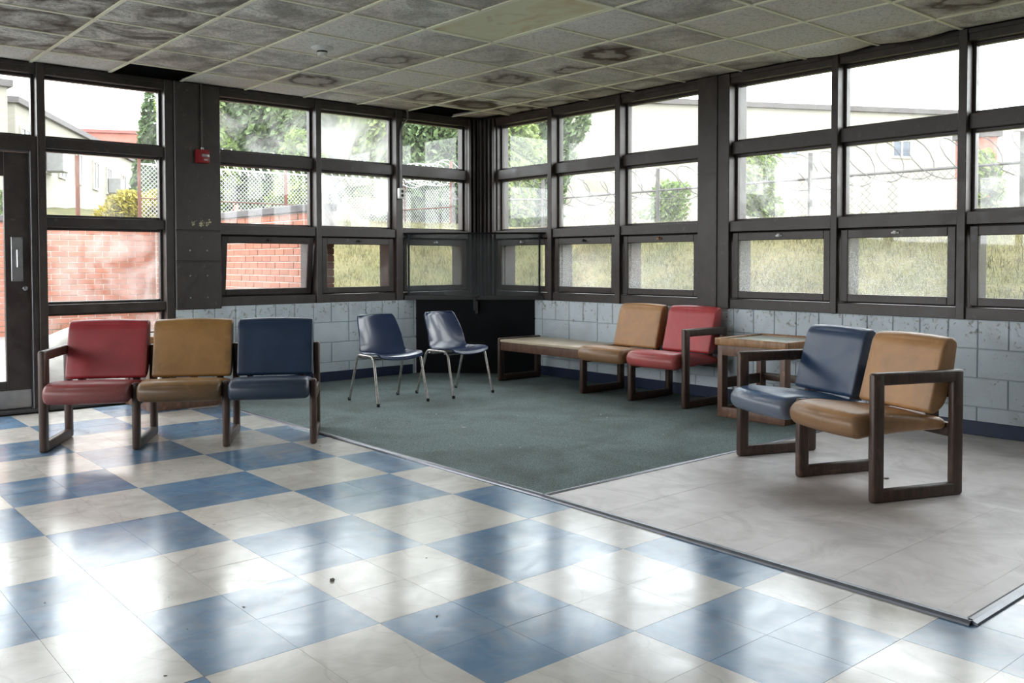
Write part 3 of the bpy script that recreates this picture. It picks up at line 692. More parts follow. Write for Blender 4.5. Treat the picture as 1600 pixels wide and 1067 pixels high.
for zz in (-.022, .022):
    bm = bmesh.new(); lathe(bm, [(.016, -.003), (.016, .002)], 16, Matrix.Translation((0, -.05, zz)) @ Matrix.Rotation(PI/2, 4, 'X')); link('socket', bm, 'rubber', OB)
cp = [(0, -.02, .05), (0, -.02, .62), (.004, -.022, .68), (.03, -.024, .74), (.075, -.03, .80), (.085, -.03, .83), (.085, -.03, .893)]
tube('conduit', cp, .010, 'alu_dull', OB, 10)

# ------------------------------------------------------------------ corner television enclosure
TVc = Vector((-.53, -.53, 0))
CB = empty('corner_cabinet', TVc, -PI/4, label='tall plain black cabinet across the room corner below the clear shelf case', category='cabinet')
hw = .675
# black panel cut to fit between the two walls (local x along the diagonal, local -y toward the room)
def wedge(name, hw_front, y0, y1, z0, z1, mat, parent, slope=1.0, **kw):
    # y grows towards the corner; half width shrinks with it
    bm = bmesh.new(); a_ = hw_front; b_ = max(.01, hw_front-(y1-y0)*slope)
    P_ = [(-a_, y0), (a_, y0), (b_, y1), (-b_, y1)]
    lo_ = [bm.verts.new((x, y, z0)) for x, y in P_]; hi_ = [bm.verts.new((x, y, z1)) for x, y in P_]
    bm.faces.new(lo_[::-1]); bm.faces.new(hi_)
    for k in range(4): bm.faces.new((lo_[k], lo_[(k+1) % 4], hi_[(k+1) % 4], hi_[k]))
    return link(name, bm, mat, parent, **kw)
off = (-.97/2+.53)*math.sqrt(2)     # diagonal from (-.97,0) to (0,-.95)
wedge('front_panel', .655, off+.02, off+.045, .013, .815, 'black_panel', CB)
wedge('body', .62, off+.046, off+.60, .013, .80, 'black_panel', CB)
box('hasp', (.0, off-.008, .66), (.035, off+.02, .80), 'bronze_dark', CB, .003)
TV = empty('display_case', TVc, -PI/4, label='empty clear-fronted wall case across the corner in front of the lower windows', category='display case')
f0 = -.008
box('front_sheet', (-.755, f0, .832), (.735, f0+.006, 1.515), 'plexi', TV)
wedge('top_shelf', .765, f0-.012, f0+.10, 1.520, 1.538, 'black_panel', TV); wedge('bottom_shelf', .755, f0-.012, f0+.10, .817, .832, 'bronze_dark', TV)
for x in (-.725, .69): box('side_post', (x, f0+.008, .832), (x+.022, f0+.030, 1.52), 'bronze_dark', TV, .002)
box('front_rail', (-.755, f0-.006, .832), (.735, f0, .862), 'bronze_dark', TV, .002)
box('latch', (-.035, f0-.028, .845), (.045, f0-.006, .875), 'rubber', TV, .004); box('latch_tab', (-.008, f0-.026, .70), (.018, f0-.008, .86), 'rubber', TV, .003)
tube('cord', [(-.02, f0-.012, .868), (.0, f0-.03, .93), (-.05, f0-.02, .955), (-.2, f0-.012, .965), (-.34, f0-.010, .97)], .004, 'galv_dark', TV, 6)

# ------------------------------------------------------------------ seating
PITCH_S = .588; DEP = .58; TW = .046; LW_ = .072
def wood_part(name, lo, hi, parent, mat='wood_dark', bev=.011):
    bm = bmesh.new(); add_box(bm, lo, hi, bev, 3); return link(name, bm, mat, parent, smooth=True)
def frame_arm(root, x, h=.656):
    wood_part('leg', (x-TW/2, 0, 0), (x+TW/2, LW_, h), root, bev=.016); wood_part('leg', (x-TW/2, DEP-LW_, 0), (x+TW/2, DEP, h), root, bev=.016)
    wood_part('armrest', (x-TW/2+.001, .02, h-.064), (x+TW/2-.001, DEP-.02, h-.0005), root); wood_part('runner', (x-TW/2+.001, .02, .0005), (x+TW/2-.001, DEP-.02, .066), root)
def frame_low(root, x, h=.44, hr=.645):
    wood_part('leg', (x-TW/2, 0, 0), (x+TW/2, LW_, h), root, bev=.016); wood_part('leg', (x-TW/2, DEP-LW_, 0), (x+TW/2, DEP, hr), root, bev=.016)
    wood_part('runner', (x-TW/2+.001, .02, .0005), (x+TW/2-.001, DEP-.02, .066), root); wood_part('side_rail', (x-TW/2+.003, .05, .285), (x+TW/2-.003, DEP-.03, .36), root)
def frame_bench(root, x, h=.44):
    wood_part('leg', (x-TW/2, 0, 0), (x+TW/2, LW_, h), root, bev=.02); wood_part('leg', (x-TW/2, DEP-LW_, 0), (x+TW/2, DEP, h), root, bev=.02)
    wood_part('runner', (x-TW/2+.001, .02, .0005), (x+TW/2-.001, DEP-.02, .066), root); wood_part('top_rail', (x-TW/2+.001, .02, h-.07), (x+TW/2-.001, DEP-.02, h-.0005), root)
def cushion(name, prof, rr, w, mat, root, xc, bow=0.0, crown=0.0, wear=None, label=None, edge=.028):
    P_ = round_poly(prof, rr, 5); n_ = len(P_)
    # densify
    Q = []
    for i in range(n_):
        a_, b_ = P_[i], P_[(i+1) % n_]; L = (b_-a_).length; m = max(1, int(L/.05))
        for k in range(m): Q.append(a_.lerp(b_, k/m))
    P_ = Q; n_ = len(P_); area = sum(P_[i].x*P_[(i+1) % n_].y-P_[(i+1) % n_].x*P_[i].y for i in range(n_)); sg = 1 if area > 0 else -1
    NR = []
    for i in range(n_):
        t = (P_[(i+1) % n_]-P_[i-1]).normalized(); NR.append(Vector((t.y, -t.x))*sg)
    cen = sum(P_, Vector((0, 0)))/n_; ymin = min(p.x for p in P_); ymax = max(p.x for p in P_)
    bm = bmesh.new(); rings = []; wl = bm.verts.layers.float.new('wear'); K = 12
    st = [(-w/2+edge*(1-math.cos(t)), edge*(1-math.sin(t))) for t in (0, .35, .75, 1.15, PI/2)]
    st = st+[(-w/2+edge+(w-2*edge)*k/K, 0) for k in range(1, K)]+[(-x, d) for x, d in st[::-1]]
    for x, d in st:
        q = 1-(2*x/w)**2; ring = []
        for p, nn in zip(P_, NR):
            ft = (ymax-p.x)/(ymax-ymin); cr_ = crown*q*max(0, nn.y if abs(nn.y) > abs(nn.x) else 0)
            pp = p-nn*d+nn*cr_; yy = pp.x-bow*q*ft**2
            v = bm.verts.new((xc+x, yy, pp.y)); v[wl] = wear(2*x/w, ft, pp.y, nn) if wear else .3; ring.append(v)
        rings.append(ring)
    for a_, b_ in zip(rings, rings[1:]):
        for k in range(n_): bm.faces.new((a_[k], a_[(k+1) % n_], b_[(k+1) % n_], b_[k]))
    bm.faces.new(rings[0]); bm.faces.new(rings[-1][::-1]); bmesh.ops.recalc_face_normals(bm, faces=bm.faces)
    o = link(name, bm, mat, root, smooth=True)
    if label: o['label'] = label
    return o
SEATP = [(-.075, .345), (-.085, .40), (-.045, .442), (.06, .452), (.28, .425), (.50, .395), (.525, .375), (.51, .335), (.26, .335), (.04, .325), (-.04, .315)]
SEATR = [.03, .03, .05, .05, .1, .03, .02, .02, .05, .05, .03]
BACKP = [(p_, q_-.015) for p_, q_ in [(.392, .448), (.435, .60), (.485, .785), (.515, .825), (.565, .832), (.588, .80), (.555, .60), (.50, .47), (.43, .432)]]
BACKR = [.02, .2, .05, .03, .03, .03, .1, .05, .03]
def seat(root, k, col, mat, mat2=None, p=PITCH_S, bw=.53, sw=.53):
    xc = (k+.5)*p
    w = lambda x, ft, z, nn: .15+.9*max(0, (ft-.75)*4)*(1 if z < .43 else .6)+.25*abs(x)**4
    wb = lambda x, ft, z, nn: .1+.5*abs(x)**6+.3*max(0, (z-.78)*10)
    cushion('seat', SEATP, SEATR, sw, mat2 or mat, root, xc, .035, .010, w, col+' vinyl seat cushion', .030)
    cushion('backrest', BACKP, BACKR, bw, mat, root, xc, .0, .010, wb, col+' vinyl back cushion', .014)
    for s in (-.18, .18): box('back_bracket', (xc+s-.02, .47, .365), (xc+s+.02, .53, .50), 'wood_dark', root, .004)
def cross_rails(root, x0, x1, front=True):
    if front: wood_part('front_rail', (x0, .075, .27), (x1, .11, .325), root, bev=.004)
    wood_part('rear_rail', (x0, DEP-.06, .30), (x1, DEP-.02, .37), root, bev=.004); wood_part('back_rail', (x0, DEP-.030, .50), (x1, DEP-.002, .57), root, bev=.004)
# three linked seats, left
ST = empty('linked_seats', (-5.098, -1.828, 0), math.radians(-31.4), label='row of three linked seats in red, mustard and navy vinyl on the checked floor', category='seating')
PL = .566
frame_arm(ST, 0); frame_low(ST, PL); frame_low(ST, 2*PL); frame_low(ST, 3*PL); cross_rails(ST, .02, 3*PL-.02, False)
seat(ST, 0, 'dark red', 'vinyl_red', p=PL, bw=.525, sw=.52); seat(ST, 1, 'mustard brown', 'vinyl_mustard', p=PL, bw=.53, sw=.52); seat(ST, 2, 'dark navy', 'vinyl_navy', p=PL, bw=.525, sw=.52)
# two linked seats, right front
S2 = empty('linked_seats', (-1.848, -4.823, .006), math.radians(-111.5), label='pair of linked armchairs in navy and tan vinyl on the beige linoleum', category='seating')
frame_arm(S2, 0); frame_low(S2, PITCH_S, .445, .62); frame_arm(S2, 2*PITCH_S); cross_rails(S2, .02, 2*PITCH_S-.02, False)
seat(S2, 0, 'dark blue', 'vinyl_blue', 'vinyl_blue_seat'); seat(S2, 1, 'worn tan', 'vinyl_tan')
# bench and two seats along the window wall
S3 = empty('bench_with_seats', (-.70, -1.13, .012), math.radians(-90), label='low wooden bench joined to a tan and a red seat along the right window wall', category='bench')
frame_bench(S3, 0); frame_low(S3, 2*PITCH_S, .43, .62); frame_low(S3, 3*PITCH_S, .43, .62); frame_arm(S3, 4*PITCH_S)
cross_rails(S3, 2*PITCH_S+.02, 4*PITCH_S-.02, False)
bm = bmesh.new(); add_box(bm, (.024, .005, .40), (2*PITCH_S-.024, DEP-.01, .424), .004, 2); link('bench_top', bm, 'wood_shelf_top', S3, smooth=True)
wood_part('apron', (.024, .012, .315), (2*PITCH_S-.024, .036, .40), S3, 'wood_mid', .004); wood_part('apron', (.024, DEP-.05, .315), (2*PITCH_S-.024, DEP-.026, .40), S3, 'wood_mid', .004)
seat(S3, 2, 'tan', 'vinyl_tan', bw=.515); seat(S3, 3, 'bright red', 'vinyl_red_bright', bw=.515)

def end_table(loc, rz, label, wx=.60, wy=.60, zoff=.0):
    T_ = empty('end_table', loc, rz, label=label, category='table', group='wooden end tables')
    pw, h = .075, .56
    for x in (0, wx-.045):
        for y in (0, wy-pw): wood_part('post', (x, y, 0), (x+.045, y+pw, h), T_, 'wood_mid', .004)
    for y in (.001, wy-.046):
        wood_part('bottom_rail', (.03, y, .0008), (wx-.03, y+.044, .078), T_, 'wood_mid', .004); wood_part('top_rail', (.03, y, h-.08), (wx-.03, y+.044, h-.0008), T_, 'wood_mid', .004)
    for x in (.002, wx-.042):
        wood_part('side_rail', (x, .03, .0012), (x+.04, wy-.03, .075), T_, 'wood_mid', .004); wood_part('side_rail', (x, .03, h-.08), (x+.04, wy-.03, h-.001), T_, 'wood_mid', .004)
    for y in (.03, wy-.055): wood_part('post', (.045, y, .05), (.075, y+.025, h-.02), T_, 'wood_dark', .003) if False else None
    wood_part('middle_rail', (.03, wy-.04, .24), (wx-.03, wy-.015, .30), T_, 'wood_dark', .004); wood_part('shelf_panel', (.01, .05, .22), (.035, wy-.05, .30), T_, 'wood_dark', .004)
    bm = bmesh.new(); add_box(bm, (.0, .0, h-.004), (wx, wy, h+.045), .002); link('table_top', bm, 'laminate', T_)
    t = .035; o_ = .018
    for nm, lo, hi in (('edge_trim', (-o_, -o_, h), (wx+o_, t-o_, h+.058)), ('edge_trim', (-o_, wy-t+o_, h), (wx+o_, wy+o_, h+.058)), ('edge_trim', (-o_, t-o_, h+.0005), (t-o_, wy-t+o_, h+.0575)), ('edge_trim', (wx-t+o_, t-o_, h+.0005), (wx+o_, wy-t+o_, h+.0575))):
        wood_part(nm, lo, hi, T_, 'wood_trim', .009)
    return T_
end_table((-.755, -3.865, .012), -PI/2, 'square wooden end table with a stained pale top beside the red seat')
end_table((-4.02, -.67, 0), 0, 'wooden end table mostly hidden behind the mustard seat of the three-seat row', .61, .60)

# moulded plastic stacking chairs
def shell_mesh():
    bm = bmesh.new(); prof = [(-.235, .378, .205), (-.225, .396, .216), (-.19, .407, .224), (-.10, .406, .228), (-.03, .400, .228), (.03, .398, .226), (.062, .404, .224), (.092, .428, .222), (.122, .482, .217), (.160, .56, .209), (.200, .64, .199), (.236, .705, .187), (.248, .728, .178), (.250, .738, .164)]
    K = 14; top = []
    for (y, z, hw_) in prof:
        row = []
        back = max(0, min(1, (z-.41)/.12))
        for k in range(K+1):
            t = -1+2*k/K; x = hw_*t
            # seat: rolled side edges; back: wrapped forward at the sides
            dz = (.016*abs(t)**3)*(1-back)-(.028*max(0, abs(t)-.82)/.18)*(1-back)*0+(.010*t*t)*(1-back)
            dy = -(.050*t*t)*back
            row.append(bm.verts.new((x, y+dy, z+dz)))
        top.append(row)
    for a_, b_ in zip(top, top[1:]):
        for k in range(K): bm.faces.new((a_[k], a_[k+1], b_[k+1], b_[k]))
    bmesh.ops.recalc_face_normals(bm, faces=bm.faces)
    g = bmesh.ops.solidify(bm, geom=bm.faces[:], thickness=.007)
    # rolled rim around the shell
    rim = [r[0].co.copy() for r in top]+[v.co.copy() for v in top[-1][1:]]+[r[-1].co.copy() for r in top[::-1][1:]]+[v.co.copy() for v in top[0][::-1][1:-1]]
    rim.append(rim[0]); add_tube(bm, rim, .0065, 6, False)
    return bm
def stack_chair(loc, rz, label):
    c = empty('stacking_chair', loc, rz, label=label, category='chair', group='navy plastic stacking chairs')
    link('seat_shell', shell_mesh(), 'shell_navy', c, smooth=True)
    for s in (-1, 1):
        x = s*.232
        F_, B_ = Vector((s*.247, -.262, .004)), Vector((s*.247, .232, .004))
        ft, bt = Vector((x, -.165, .402)), Vector((x, .110, .402))
        def curve(a_, b_): return [a_, a_.lerp(b_, .5), a_.lerp(b_, .93)]
        tube('leg', [F_, F_.lerp(ft, .5), F_.lerp(ft, .92), ft+Vector((0, .004, -.016)), ft+Vector((0, .022, 0)), ft+Vector((0, .05, .003))], .0115, 'steel_leg', c, 10)
        tube('leg', [B_, B_.lerp(bt, .5), B_.lerp(bt, .92), bt+Vector((0, -.004, -.016)), bt+Vector((0, -.022, 0)), bt+Vector((0, -.05, .003))], .0115, 'steel_leg', c, 10)
        tube('side_bar', [ft+Vector((0, .045, .003)), bt+Vector((0, -.045, .003))], .0113, 'steel_leg', c, 10)
        for q_ in (F_, B_):
            bm = bmesh.new(); lathe(bm, [(.012, -.004), (.014, 0), (.0135, .022)], 10, Matrix.Translation(q_)); link('foot_cap', bm, 'rubber', c, smooth=True)
    for y in (-.13, .075): tube('cross_bar', [(-.232, y, .387), (-.19, y, .377), (.19, y, .377), (.232, y, .387)], .009, 'steel_leg', c, 8)
    return c
stack_chair((-2.27, -1.50, .016), math.radians(-2), 'navy plastic stacking chair on chrome legs, the one further from the black cabinet')
stack_chair((-1.555, -1.51, .016), math.radians(6), 'navy plastic stacking chair on chrome legs, in front of the black cabinet')

# small litter on the floor
def chip(x, y, z, s, mat='dust_brown', label='', nm='debris', cat='debris', grp=None):
    bm = bmesh.new(); n_ = 7; a_ = [bm.verts.new((s*R.uniform(.6, 1.1)*math.cos(2*PI*k/n_), s*.5*R.uniform(.5, 1.1)*math.sin(2*PI*k/n_), R.uniform(0, s*.15))) for k in range(n_)]
    f = bm.faces.new(a_); r_ = bmesh.ops.extrude_face_region(bm, geom=[f]); bmesh.ops.translate(bm, vec=(0, 0, s*.14), verts=[v for v in r_['geom'] if isinstance(v, bmesh.types.BMVert)]); bmesh.ops.recalc_face_normals(bm, faces=bm.faces)
    link(nm, bm, mat, None, (x, y, z), (0, 0, R.random()*6), label=label, category=cat, **({'group': grp} if grp else {}))
for k in range(14):
    x, y = R.uniform(-6.0, -3.6), R.uniform(-6.2, -1.0)
    chip(x, y, .0004, R.uniform(.004, .009), label='tiny dark crumb scattered on the checked floor', nm='crumb', cat='litter', grp='crumbs on the checked floor')
for k in range(12):
    x, y = R.uniform(-3.2, -1.2), R.uniform(-4.4, -1.9)
    chip(x, y, .0125, R.uniform(.005, .010), 'white_ink', 'tiny pale paint chip on the green carpet', 'paint_chip', 'litter', 'paint chips on the carpet')
chip(-4.865, -5.10, .0004, .020, label='curled dark leaf scrap standing on a cream check of the floor', nm='leaf_scrap', cat='litter')
chip(-2.55, -2.95, .0125, .022, 'white_ink', 'larger white paper scrap on the green carpet', 'paper_scrap', 'litter')
chip(-1.72, -5.72, .0068, .022, 'wood_dark', 'curled dark scrap on the linoleum below the tan seat', 'leaf_scrap', 'litter')

# ------------------------------------------------------------------ outdoors
def sst(a_, b_, t): t = max(0, min(1, (t-a_)/(b_-a_))); return t*t*(3-2*t)
def gz(x, y):
    zr = -.1+.45*sst(.25, .6, x)+1.45*sst(.4, 4.6, x) if x > .2 else -.1
    if x > -1.85: zy = -.1+.5*sst(.25, .7, y)+1.55*sst(.6, 6.5, y)*sst(-1.95, -1.2, x)+0
    else: zy = -.1+.35*sst(.3, 5.1, y) if y < 5.2 else 1.60+.35*sst(5.2, 8, y)
    z = max(zr, zy); z += .9*sst(9.5, 22, y) + .15*sst(6, 12, x)
    return z
gx = sorted(set([-40, -30, -22, -16, -12]+[-10+.5*k for k in range(16)]+[-1.9, -1.84, -1.80]+[-1.6+.3*k for k in range(44)]+[12, 14, 17, 20, 25, 30, 40, 60]))
gy = sorted(set([-30, -22, -16, -13, -10, -8, -6, -4, -2, -1, 0]+[.17+.33*k for k in range(15)]+[5.16, 5.26]+[5.5+.5*k for k in range(20)]+[16, 18, 20, 22, 25, 30, 40, 60, 80]))
vs, fs = [], []; idx = {}
for a_, x in enumerate(gx):
    for b_, y in enumerate(gy): idx[a_, b_] = len(vs); vs.append((x, y, gz(x, y)+(R.uniform(-.03, .03) if gz(x, y) > .3 else 0)))
fm = []
for a_ in range(len(gx)-1):
    for b_ in range(len(gy)-1):
        xm, ym = (gx[a_]+gx[a_+1])/2, (gy[b_]+gy[b_+1])/2
        if xm < .17 and ym < .17: 
            if gx[a_+1] > -10.6 and gy[b_+1] > -12.6 and gx[a_] < .17: continue
        fs.append((idx[a_, b_], idx[a_+1, b_], idx[a_+1, b_+1], idx[a_, b_+1])); fm.append(1 if (xm < -1.8 and 0 < ym < 5.2) else 0)
G = from_py('ground', vs, fs, ['grass_ground', 'paving'], kind='structure'); G.data.polygons.foreach_set('material_index', fm)
# long grass in front of the windows
def blades(name, n_, area, mat, h0, h1, w=.006):
    vs, fs = [], []
    for _ in range(n_):
        x, y = area(); z = gz(x, y)-.02; h = R.uniform(h0, h1); a_ = R.random()*6.28; dx, dy = math.cos(a_)*w, math.sin(a_)*w; lx, ly = R.gauss(0, h*.35), R.gauss(0, h*.35); k = len(vs)
        vs += [(x-dx, y-dy, z), (x+dx, y+dy, z), (x+lx*.4+dx*.7, y+ly*.4+dy*.7, z+h*.6), (x+lx*.4-dx*.7, y+ly*.4-dy*.7, z+h*.6), (x+lx, y+ly, z+h*.95)]; fs += [(k, k+1, k+2, k+3), (k+3, k+2, k+4)]
    return from_py(name, vs, fs, mat, kind='stuff', label='long straw and green grass on the bank outside', category='grass')
def bankR(): return (R.uniform(.7, 5.5), R.uniform(-9, 1.5))
def bankL(): return (R.uniform(-1.6, 5.0), R.uniform(.7, 8.5))
blades('grass', 110000, lambda: bankR() if R.random() < .6 else bankL(), 'blade', .03, .11, .004)

# brick garden wall with its corner: each brick its own piece
GW = empty('garden_wall', (-1.71, .38, 0), 0, kind='structure', label='red brick garden wall with a grey coping outside the left windows', category='wall')
def gpos(o): o.location = Vector(o.location)-Vector((-1.71, .38, 0)); return o
GT = 1.76; CH, BL = .076, .222
gpos(box('wall_core', (-1.885, .39, .0), (-1.72, 5.33, GT), 'mortar_pale', GW)); gpos(box('wall_core', (-9.5, 5.17, .0), (-1.885, 5.33, GT), 'mortar_pale', GW))
gpos(box('coping', (-1.93, .35, GT), (-1.68, 5.4, GT+.085), 'coping', GW, .01)); gpos(box('coping', (-9.5, 5.13, GT), (-1.93, 5.4, GT+.085), 'coping', GW, .01))
def brickmesh(w, name='brick'):
    bm = bmesh.new(); add_box(bm, (.004, -.010, .004), (w-.006, .02, CH-.006), .003); me = bpy.data.meshes.new(name); bm.to_mesh(me); bm.free(); me.materials.append(M['brick_red']); return me
BM_ = {}
def bk(w):
    w = round(w, 3)
    if w not in BM_: BM_[w] = brickmesh(w)
    return BM_[w]
bricks = []
for r in range(1, int(GT/CH)):
    z = r*CH+.008; o_ = (r % 2)*BL/2
    s = -9.4-o_
    while s < -1.9:
        a_, b_ = max(s, -9.4), min(s+BL, -1.90)
        if b_-a_ > .03: bricks.append(('a', a_, z, b_-a_))
        s += BL
    s = .39-o_
    while s < 5.15:
        a_, b_ = max(s, .39), min(s+BL, 5.15)
        if b_-a_ > .03: bricks.append(('b', a_, z, b_-a_))
        s += BL
def bvis(b_):
    p = (b_[1], 5.17, b_[2]) if b_[0] == 'a' else (-1.88, b_[1], b_[2]); u, v, z = pix(p)
    if b_[0] == 'a': ok = (-10 < u < 250) and z > 0 and (v > 350)
    else: ok = 345 < u < 530 and v < 475
    if not ok: return 0
    return 1+1/z
bricks.sort(key=bvis, reverse=True); nb = 0; RV, RF = [], []
for kd, a_, z, w in bricks:
    vis = bvis((kd, a_, z, w)) > 0
    loc = Vector((a_, 5.17+R.uniform(-.002, .002), z)) if kd == 'a' else Vector((-1.885+R.uniform(-.002, .002), a_+w, z)); rz = 0 if kd == 'a' else -PI/2
    if vis and nb < 300: gpos(linkme('brick', bk(w), GW, loc, (0, 0, rz))); nb += 1
    else:
        k = len(RV); q = [(.004, -.01, .004), (w-.006, -.01, .004), (w-.006, -.01, CH-.006), (.004, -.01, CH-.006), (.004, .0, .004), (w-.006, .0, .004), (w-.006, .0, CH-.006), (.004, .0, CH-.006)]; mt = Matrix.Translation(loc-Vector((-1.71, .38, 0))) @ Matrix.Rotation(rz, 4, 'Z')
        RV += [tuple(mt @ Vector(p)) for p in q]; RF += [(k, k+1, k+2, k+3), (k, k+4, k+5, k+1), (k+1, k+5, k+6, k+2), (k+2, k+6, k+7, k+3), (k+3, k+7, k+4, k)]
from_py('brick_field', RV, RF, 'brick_red', GW, kind='stuff')
# end face bricks of the wall and east side
EV, EF = [], []
for r in range(1, int(GT/CH)):
    z = r*CH+.008
    for lo, hi in [((-1.89+.01, .375, z+.004), (-1.715, .392, z+CH-.006))]+[((-1.725, .39+BL*k+.004+(r % 2)*BL/2-.1, z+.004), (-1.708, .39+BL*(k+1)-.006+(r % 2)*BL/2-.1, z+CH-.006)) for k in range(1, 21)]:
        k = len(EV); EV += [tuple(a__-b__ for a__, b__ in zip((x, y, zz), (-1.71, .38, 0))) for x in (lo[0], hi[0]) for y in (lo[1], hi[1]) for zz in (lo[2], hi[2])]
        EF += [(k, k+1, k+3, k+2), (k+4, k+6, k+7, k+5), (k, k+4, k+5, k+1), (k+2, k+3, k+7, k+6), (k, k+2, k+6, k+4), (k+1, k+5, k+7, k+3)]
from_py('brick_field', EV, EF, 'brick_red', GW, kind='stuff')

# white bags outside the tall pane
def lump(name, loc, sc, mat, seed, **props):
    rr = random.Random(seed); bm = bmesh.new(); bmesh.ops.create_icosphere(bm, subdivisions=4, radius=1)
    from mathutils import noise
    for v in bm.verts:
        p = v.co.copy(); d = 1+.22*noise.noise(p*1.6+Vector((seed, 0, 0)))+.10*abs(noise.noise(p*4+Vector((0, seed, 0)))); v.co = Vector((p.x*sc[0]*d, p.y*sc[1]*d, max(-.96, p.z)*sc[2]*(d if p.z > 0 else 1)))
    return link(name, bm, mat, None, (loc[0], loc[1], gz(loc[0], loc[1])+sc[2]*.96), smooth=True, **props)
lump('refuse_bag', (-3.95, 1.7), (.42, .35, .30), 'bag_white', 3, label='large crumpled white bag lying outside the tall pane beside the door', category='bag')
lump('refuse_bag', (-3.45, 2.3), (.36, .33, .27), 'bag_white', 8, label='second crumpled white bag further out on the paving behind the first', category='bag')

# fence with razor wire
def fence(name, pts, label, post_mat, wire_mat, rail_mat, hgt=.85, seg_tube=.022, coil_r=.22, pitch=.16, density=.075, mid=True, wr=.008):
    root = empty(name, (pts[0][0], pts[0][1], gz(*pts[0])), 0, label=label, category='fence'); B_ = Vector(root.location)
    wires = bmesh.new(); coil = []; kk = 0
    for (ax, ay), (bx, by) in zip(pts, pts[1:]):
        A_, E_ = Vector((ax, ay)), Vector((bx, by)); L = (E_-A_).length; d = (E_-A_)/L; npst = max(1, round(L/2.6)); 
        P3 = []
        for k in range(npst+1):
            p = A_+d*L*k/npst; z = gz(p.x, p.y); P3.append(Vector((p.x, p.y, z)))
            tube('post', [Vector((p.x, p.y, z-.05))-B_, Vector((p.x, p.y, z+hgt+.35))-B_], .032, post_mat, root, 8)
        for a_, b_ in zip(P3, P3[1:]):
            tube('rail', [a_+Vector((0, 0, hgt))-B_, b_+Vector((0, 0, hgt))-B_], seg_tube, rail_mat, root, 6)
            if mid: tube('rail', [a_+Vector((0, 0, hgt*.4))-B_, b_+Vector((0, 0, hgt*.4))-B_], seg_tube*.6, post_mat, root, 6)
            l = (b_-a_).length; n_ = int((l+hgt)/density); dd = (b_-a_)/l; zt = hgt
            for s in range(n_):
                for sg in (1, -1):
                    t0 = s*density-zt; t1 = t0+zt; z0, z1 = (0, zt) if sg == 1 else (zt, 0)
                    if t0 < 0: z0 = z0+(z1-z0)*(-t0/zt); t0 = 0
                    if t1 > l: z1 = z0+(z1-z0)*((l-t0)/(t1-t0)); t1 = l
                    if t1-t0 > .01: add_tube(wires, [a_+dd*t0+Vector((0, 0, z0+.02))-B_, a_+dd*t1+Vector((0, 0, z1+.02))-B_], .0028, 3, False)
        n_ = int(L/pitch); M_ = 14
        for s in range(n_*M_):
            t = s/M_*pitch; ang = 2*PI*s/M_; p = A_+d*min(t, L); z = gz(p.x, p.y)+hgt+.12; rr = coil_r*(1+.12*math.sin(s*.37)); nrm = Vector((-d.y, d.x))
            coil.append(Vector((p.x+nrm.x*rr*math.cos(ang)+d.x*.22*math.sin(ang*1.0+.7)*.8, p.y+nrm.y*rr*math.cos(ang)+d.y*.22*math.sin(ang+.7)*.8, z+rr*math.sin(ang)))-B_)
    link('chain_link', wires, wire_mat, root, kind='stuff')
    bm = bmesh.new(); add_tube(bm, coil, wr, 4); link('razor_wire', bm, wire_mat, root)
fence('chain_link_fence', [(4.6, -9.5), (4.6, 6.6)], 'low chain-link fence with dark razor wire in front of the cream building', 'galv_dark', 'galv_dark', 'galv_dark', .55, .02, .26, .40, .10, False, .007)
fence('chain_link_fence', [(4.7, 6.8), (4.5, 8.2), (-1.1, 8.2)], 'chain-link fence with bright razor wire in front of the dense trees', 'rust', 'galv', 'galv', 1.0, .018, .24, .17, .075)

# trees
def leafcloud(n_, blobs, ls):
    vs, fs = [], []; ws = [b_[3]*b_[4]*b_[5] for b_ in blobs]
    for _ in range(n_):
        bx, by, bz, rx, ry, rz = R.choices(blobs, ws)[0]; t = R.random()*2*PI; c = R.uniform(-1, 1); q = (1-c*c)**.5; r_ = R.uniform(.72, 1.05)
        x, y, z = bx+rx*r_*q*math.cos(t), by+ry*r_*q*math.sin(t), bz+rz*r_*c
        if z < 0.05: continue
        a = Vector((R.gauss(0, 1), R.gauss(0, 1), R.gauss(0, 1))).normalized(); b = a.orthogonal().normalized(); c2 = a.cross(b); s = ls*R.uniform(.6, 1.3); p = Vector((x, y, z)); k = len(vs)
        vs += [tuple(p-b*s), tuple(p+c2*s*.45), tuple(p+b*s), tuple(p-c2*s*.45)]; fs.append((k, k+1, k+2, k+3))
    return vs, fs
def tree(name, x, y, h, w, n_, mat, label, ls=.13, cat='tree', low=.0, seed=0, grp=None, conical=False):
    z0 = gz(x, y); root = empty(name, (x, y, z0-.05), R.random()*6, label=label, category=cat)
    if grp: root['group'] = grp
    blobs = []
    if conical:
        for k in range(10): t = k/9; blobs.append((0, 0, h*(.08+.88*t), w*(1-t*.85), w*(1-t*.85), h*.09))
    else:
        for k in range(16):
            a_ = R.random()*6.28; t = R.random(); rr = w*.62*R.random(); blobs.append((rr*math.cos(a_), rr*math.sin(a_), low+(h-low)*(.10+.72*t), w*R.uniform(.28, .5), w*R.uniform(.28, .5), (h-low)*R.uniform(.10, .2)))
        blobs.append((0, 0, low+(h-low)*.5, w*.6, w*.6, (h-low)*.44))
    vs, fs = leafcloud(n_, blobs, ls); from_py('foliage', vs, fs, mat, root)
    bm = bmesh.new(); add_tube(bm, [(0, 0, 0), (.03, .02, h*.4), (0, -.03, h*.8)], [w*.07+.02, w*.05+.015, .015], 8)
    for k in range(5):
        a_ = k*1.3; zz = h*(.25+.1*k); add_tube(bm, [(0, 0, zz), (w*.3*math.cos(a_), w*.3*math.sin(a_), zz+h*.09), (w*.55*math.cos(a_), w*.55*math.sin(a_), zz+h*.15)], [.03, .02, .008], 5)
    link('trunk', bm, 'bark', root)
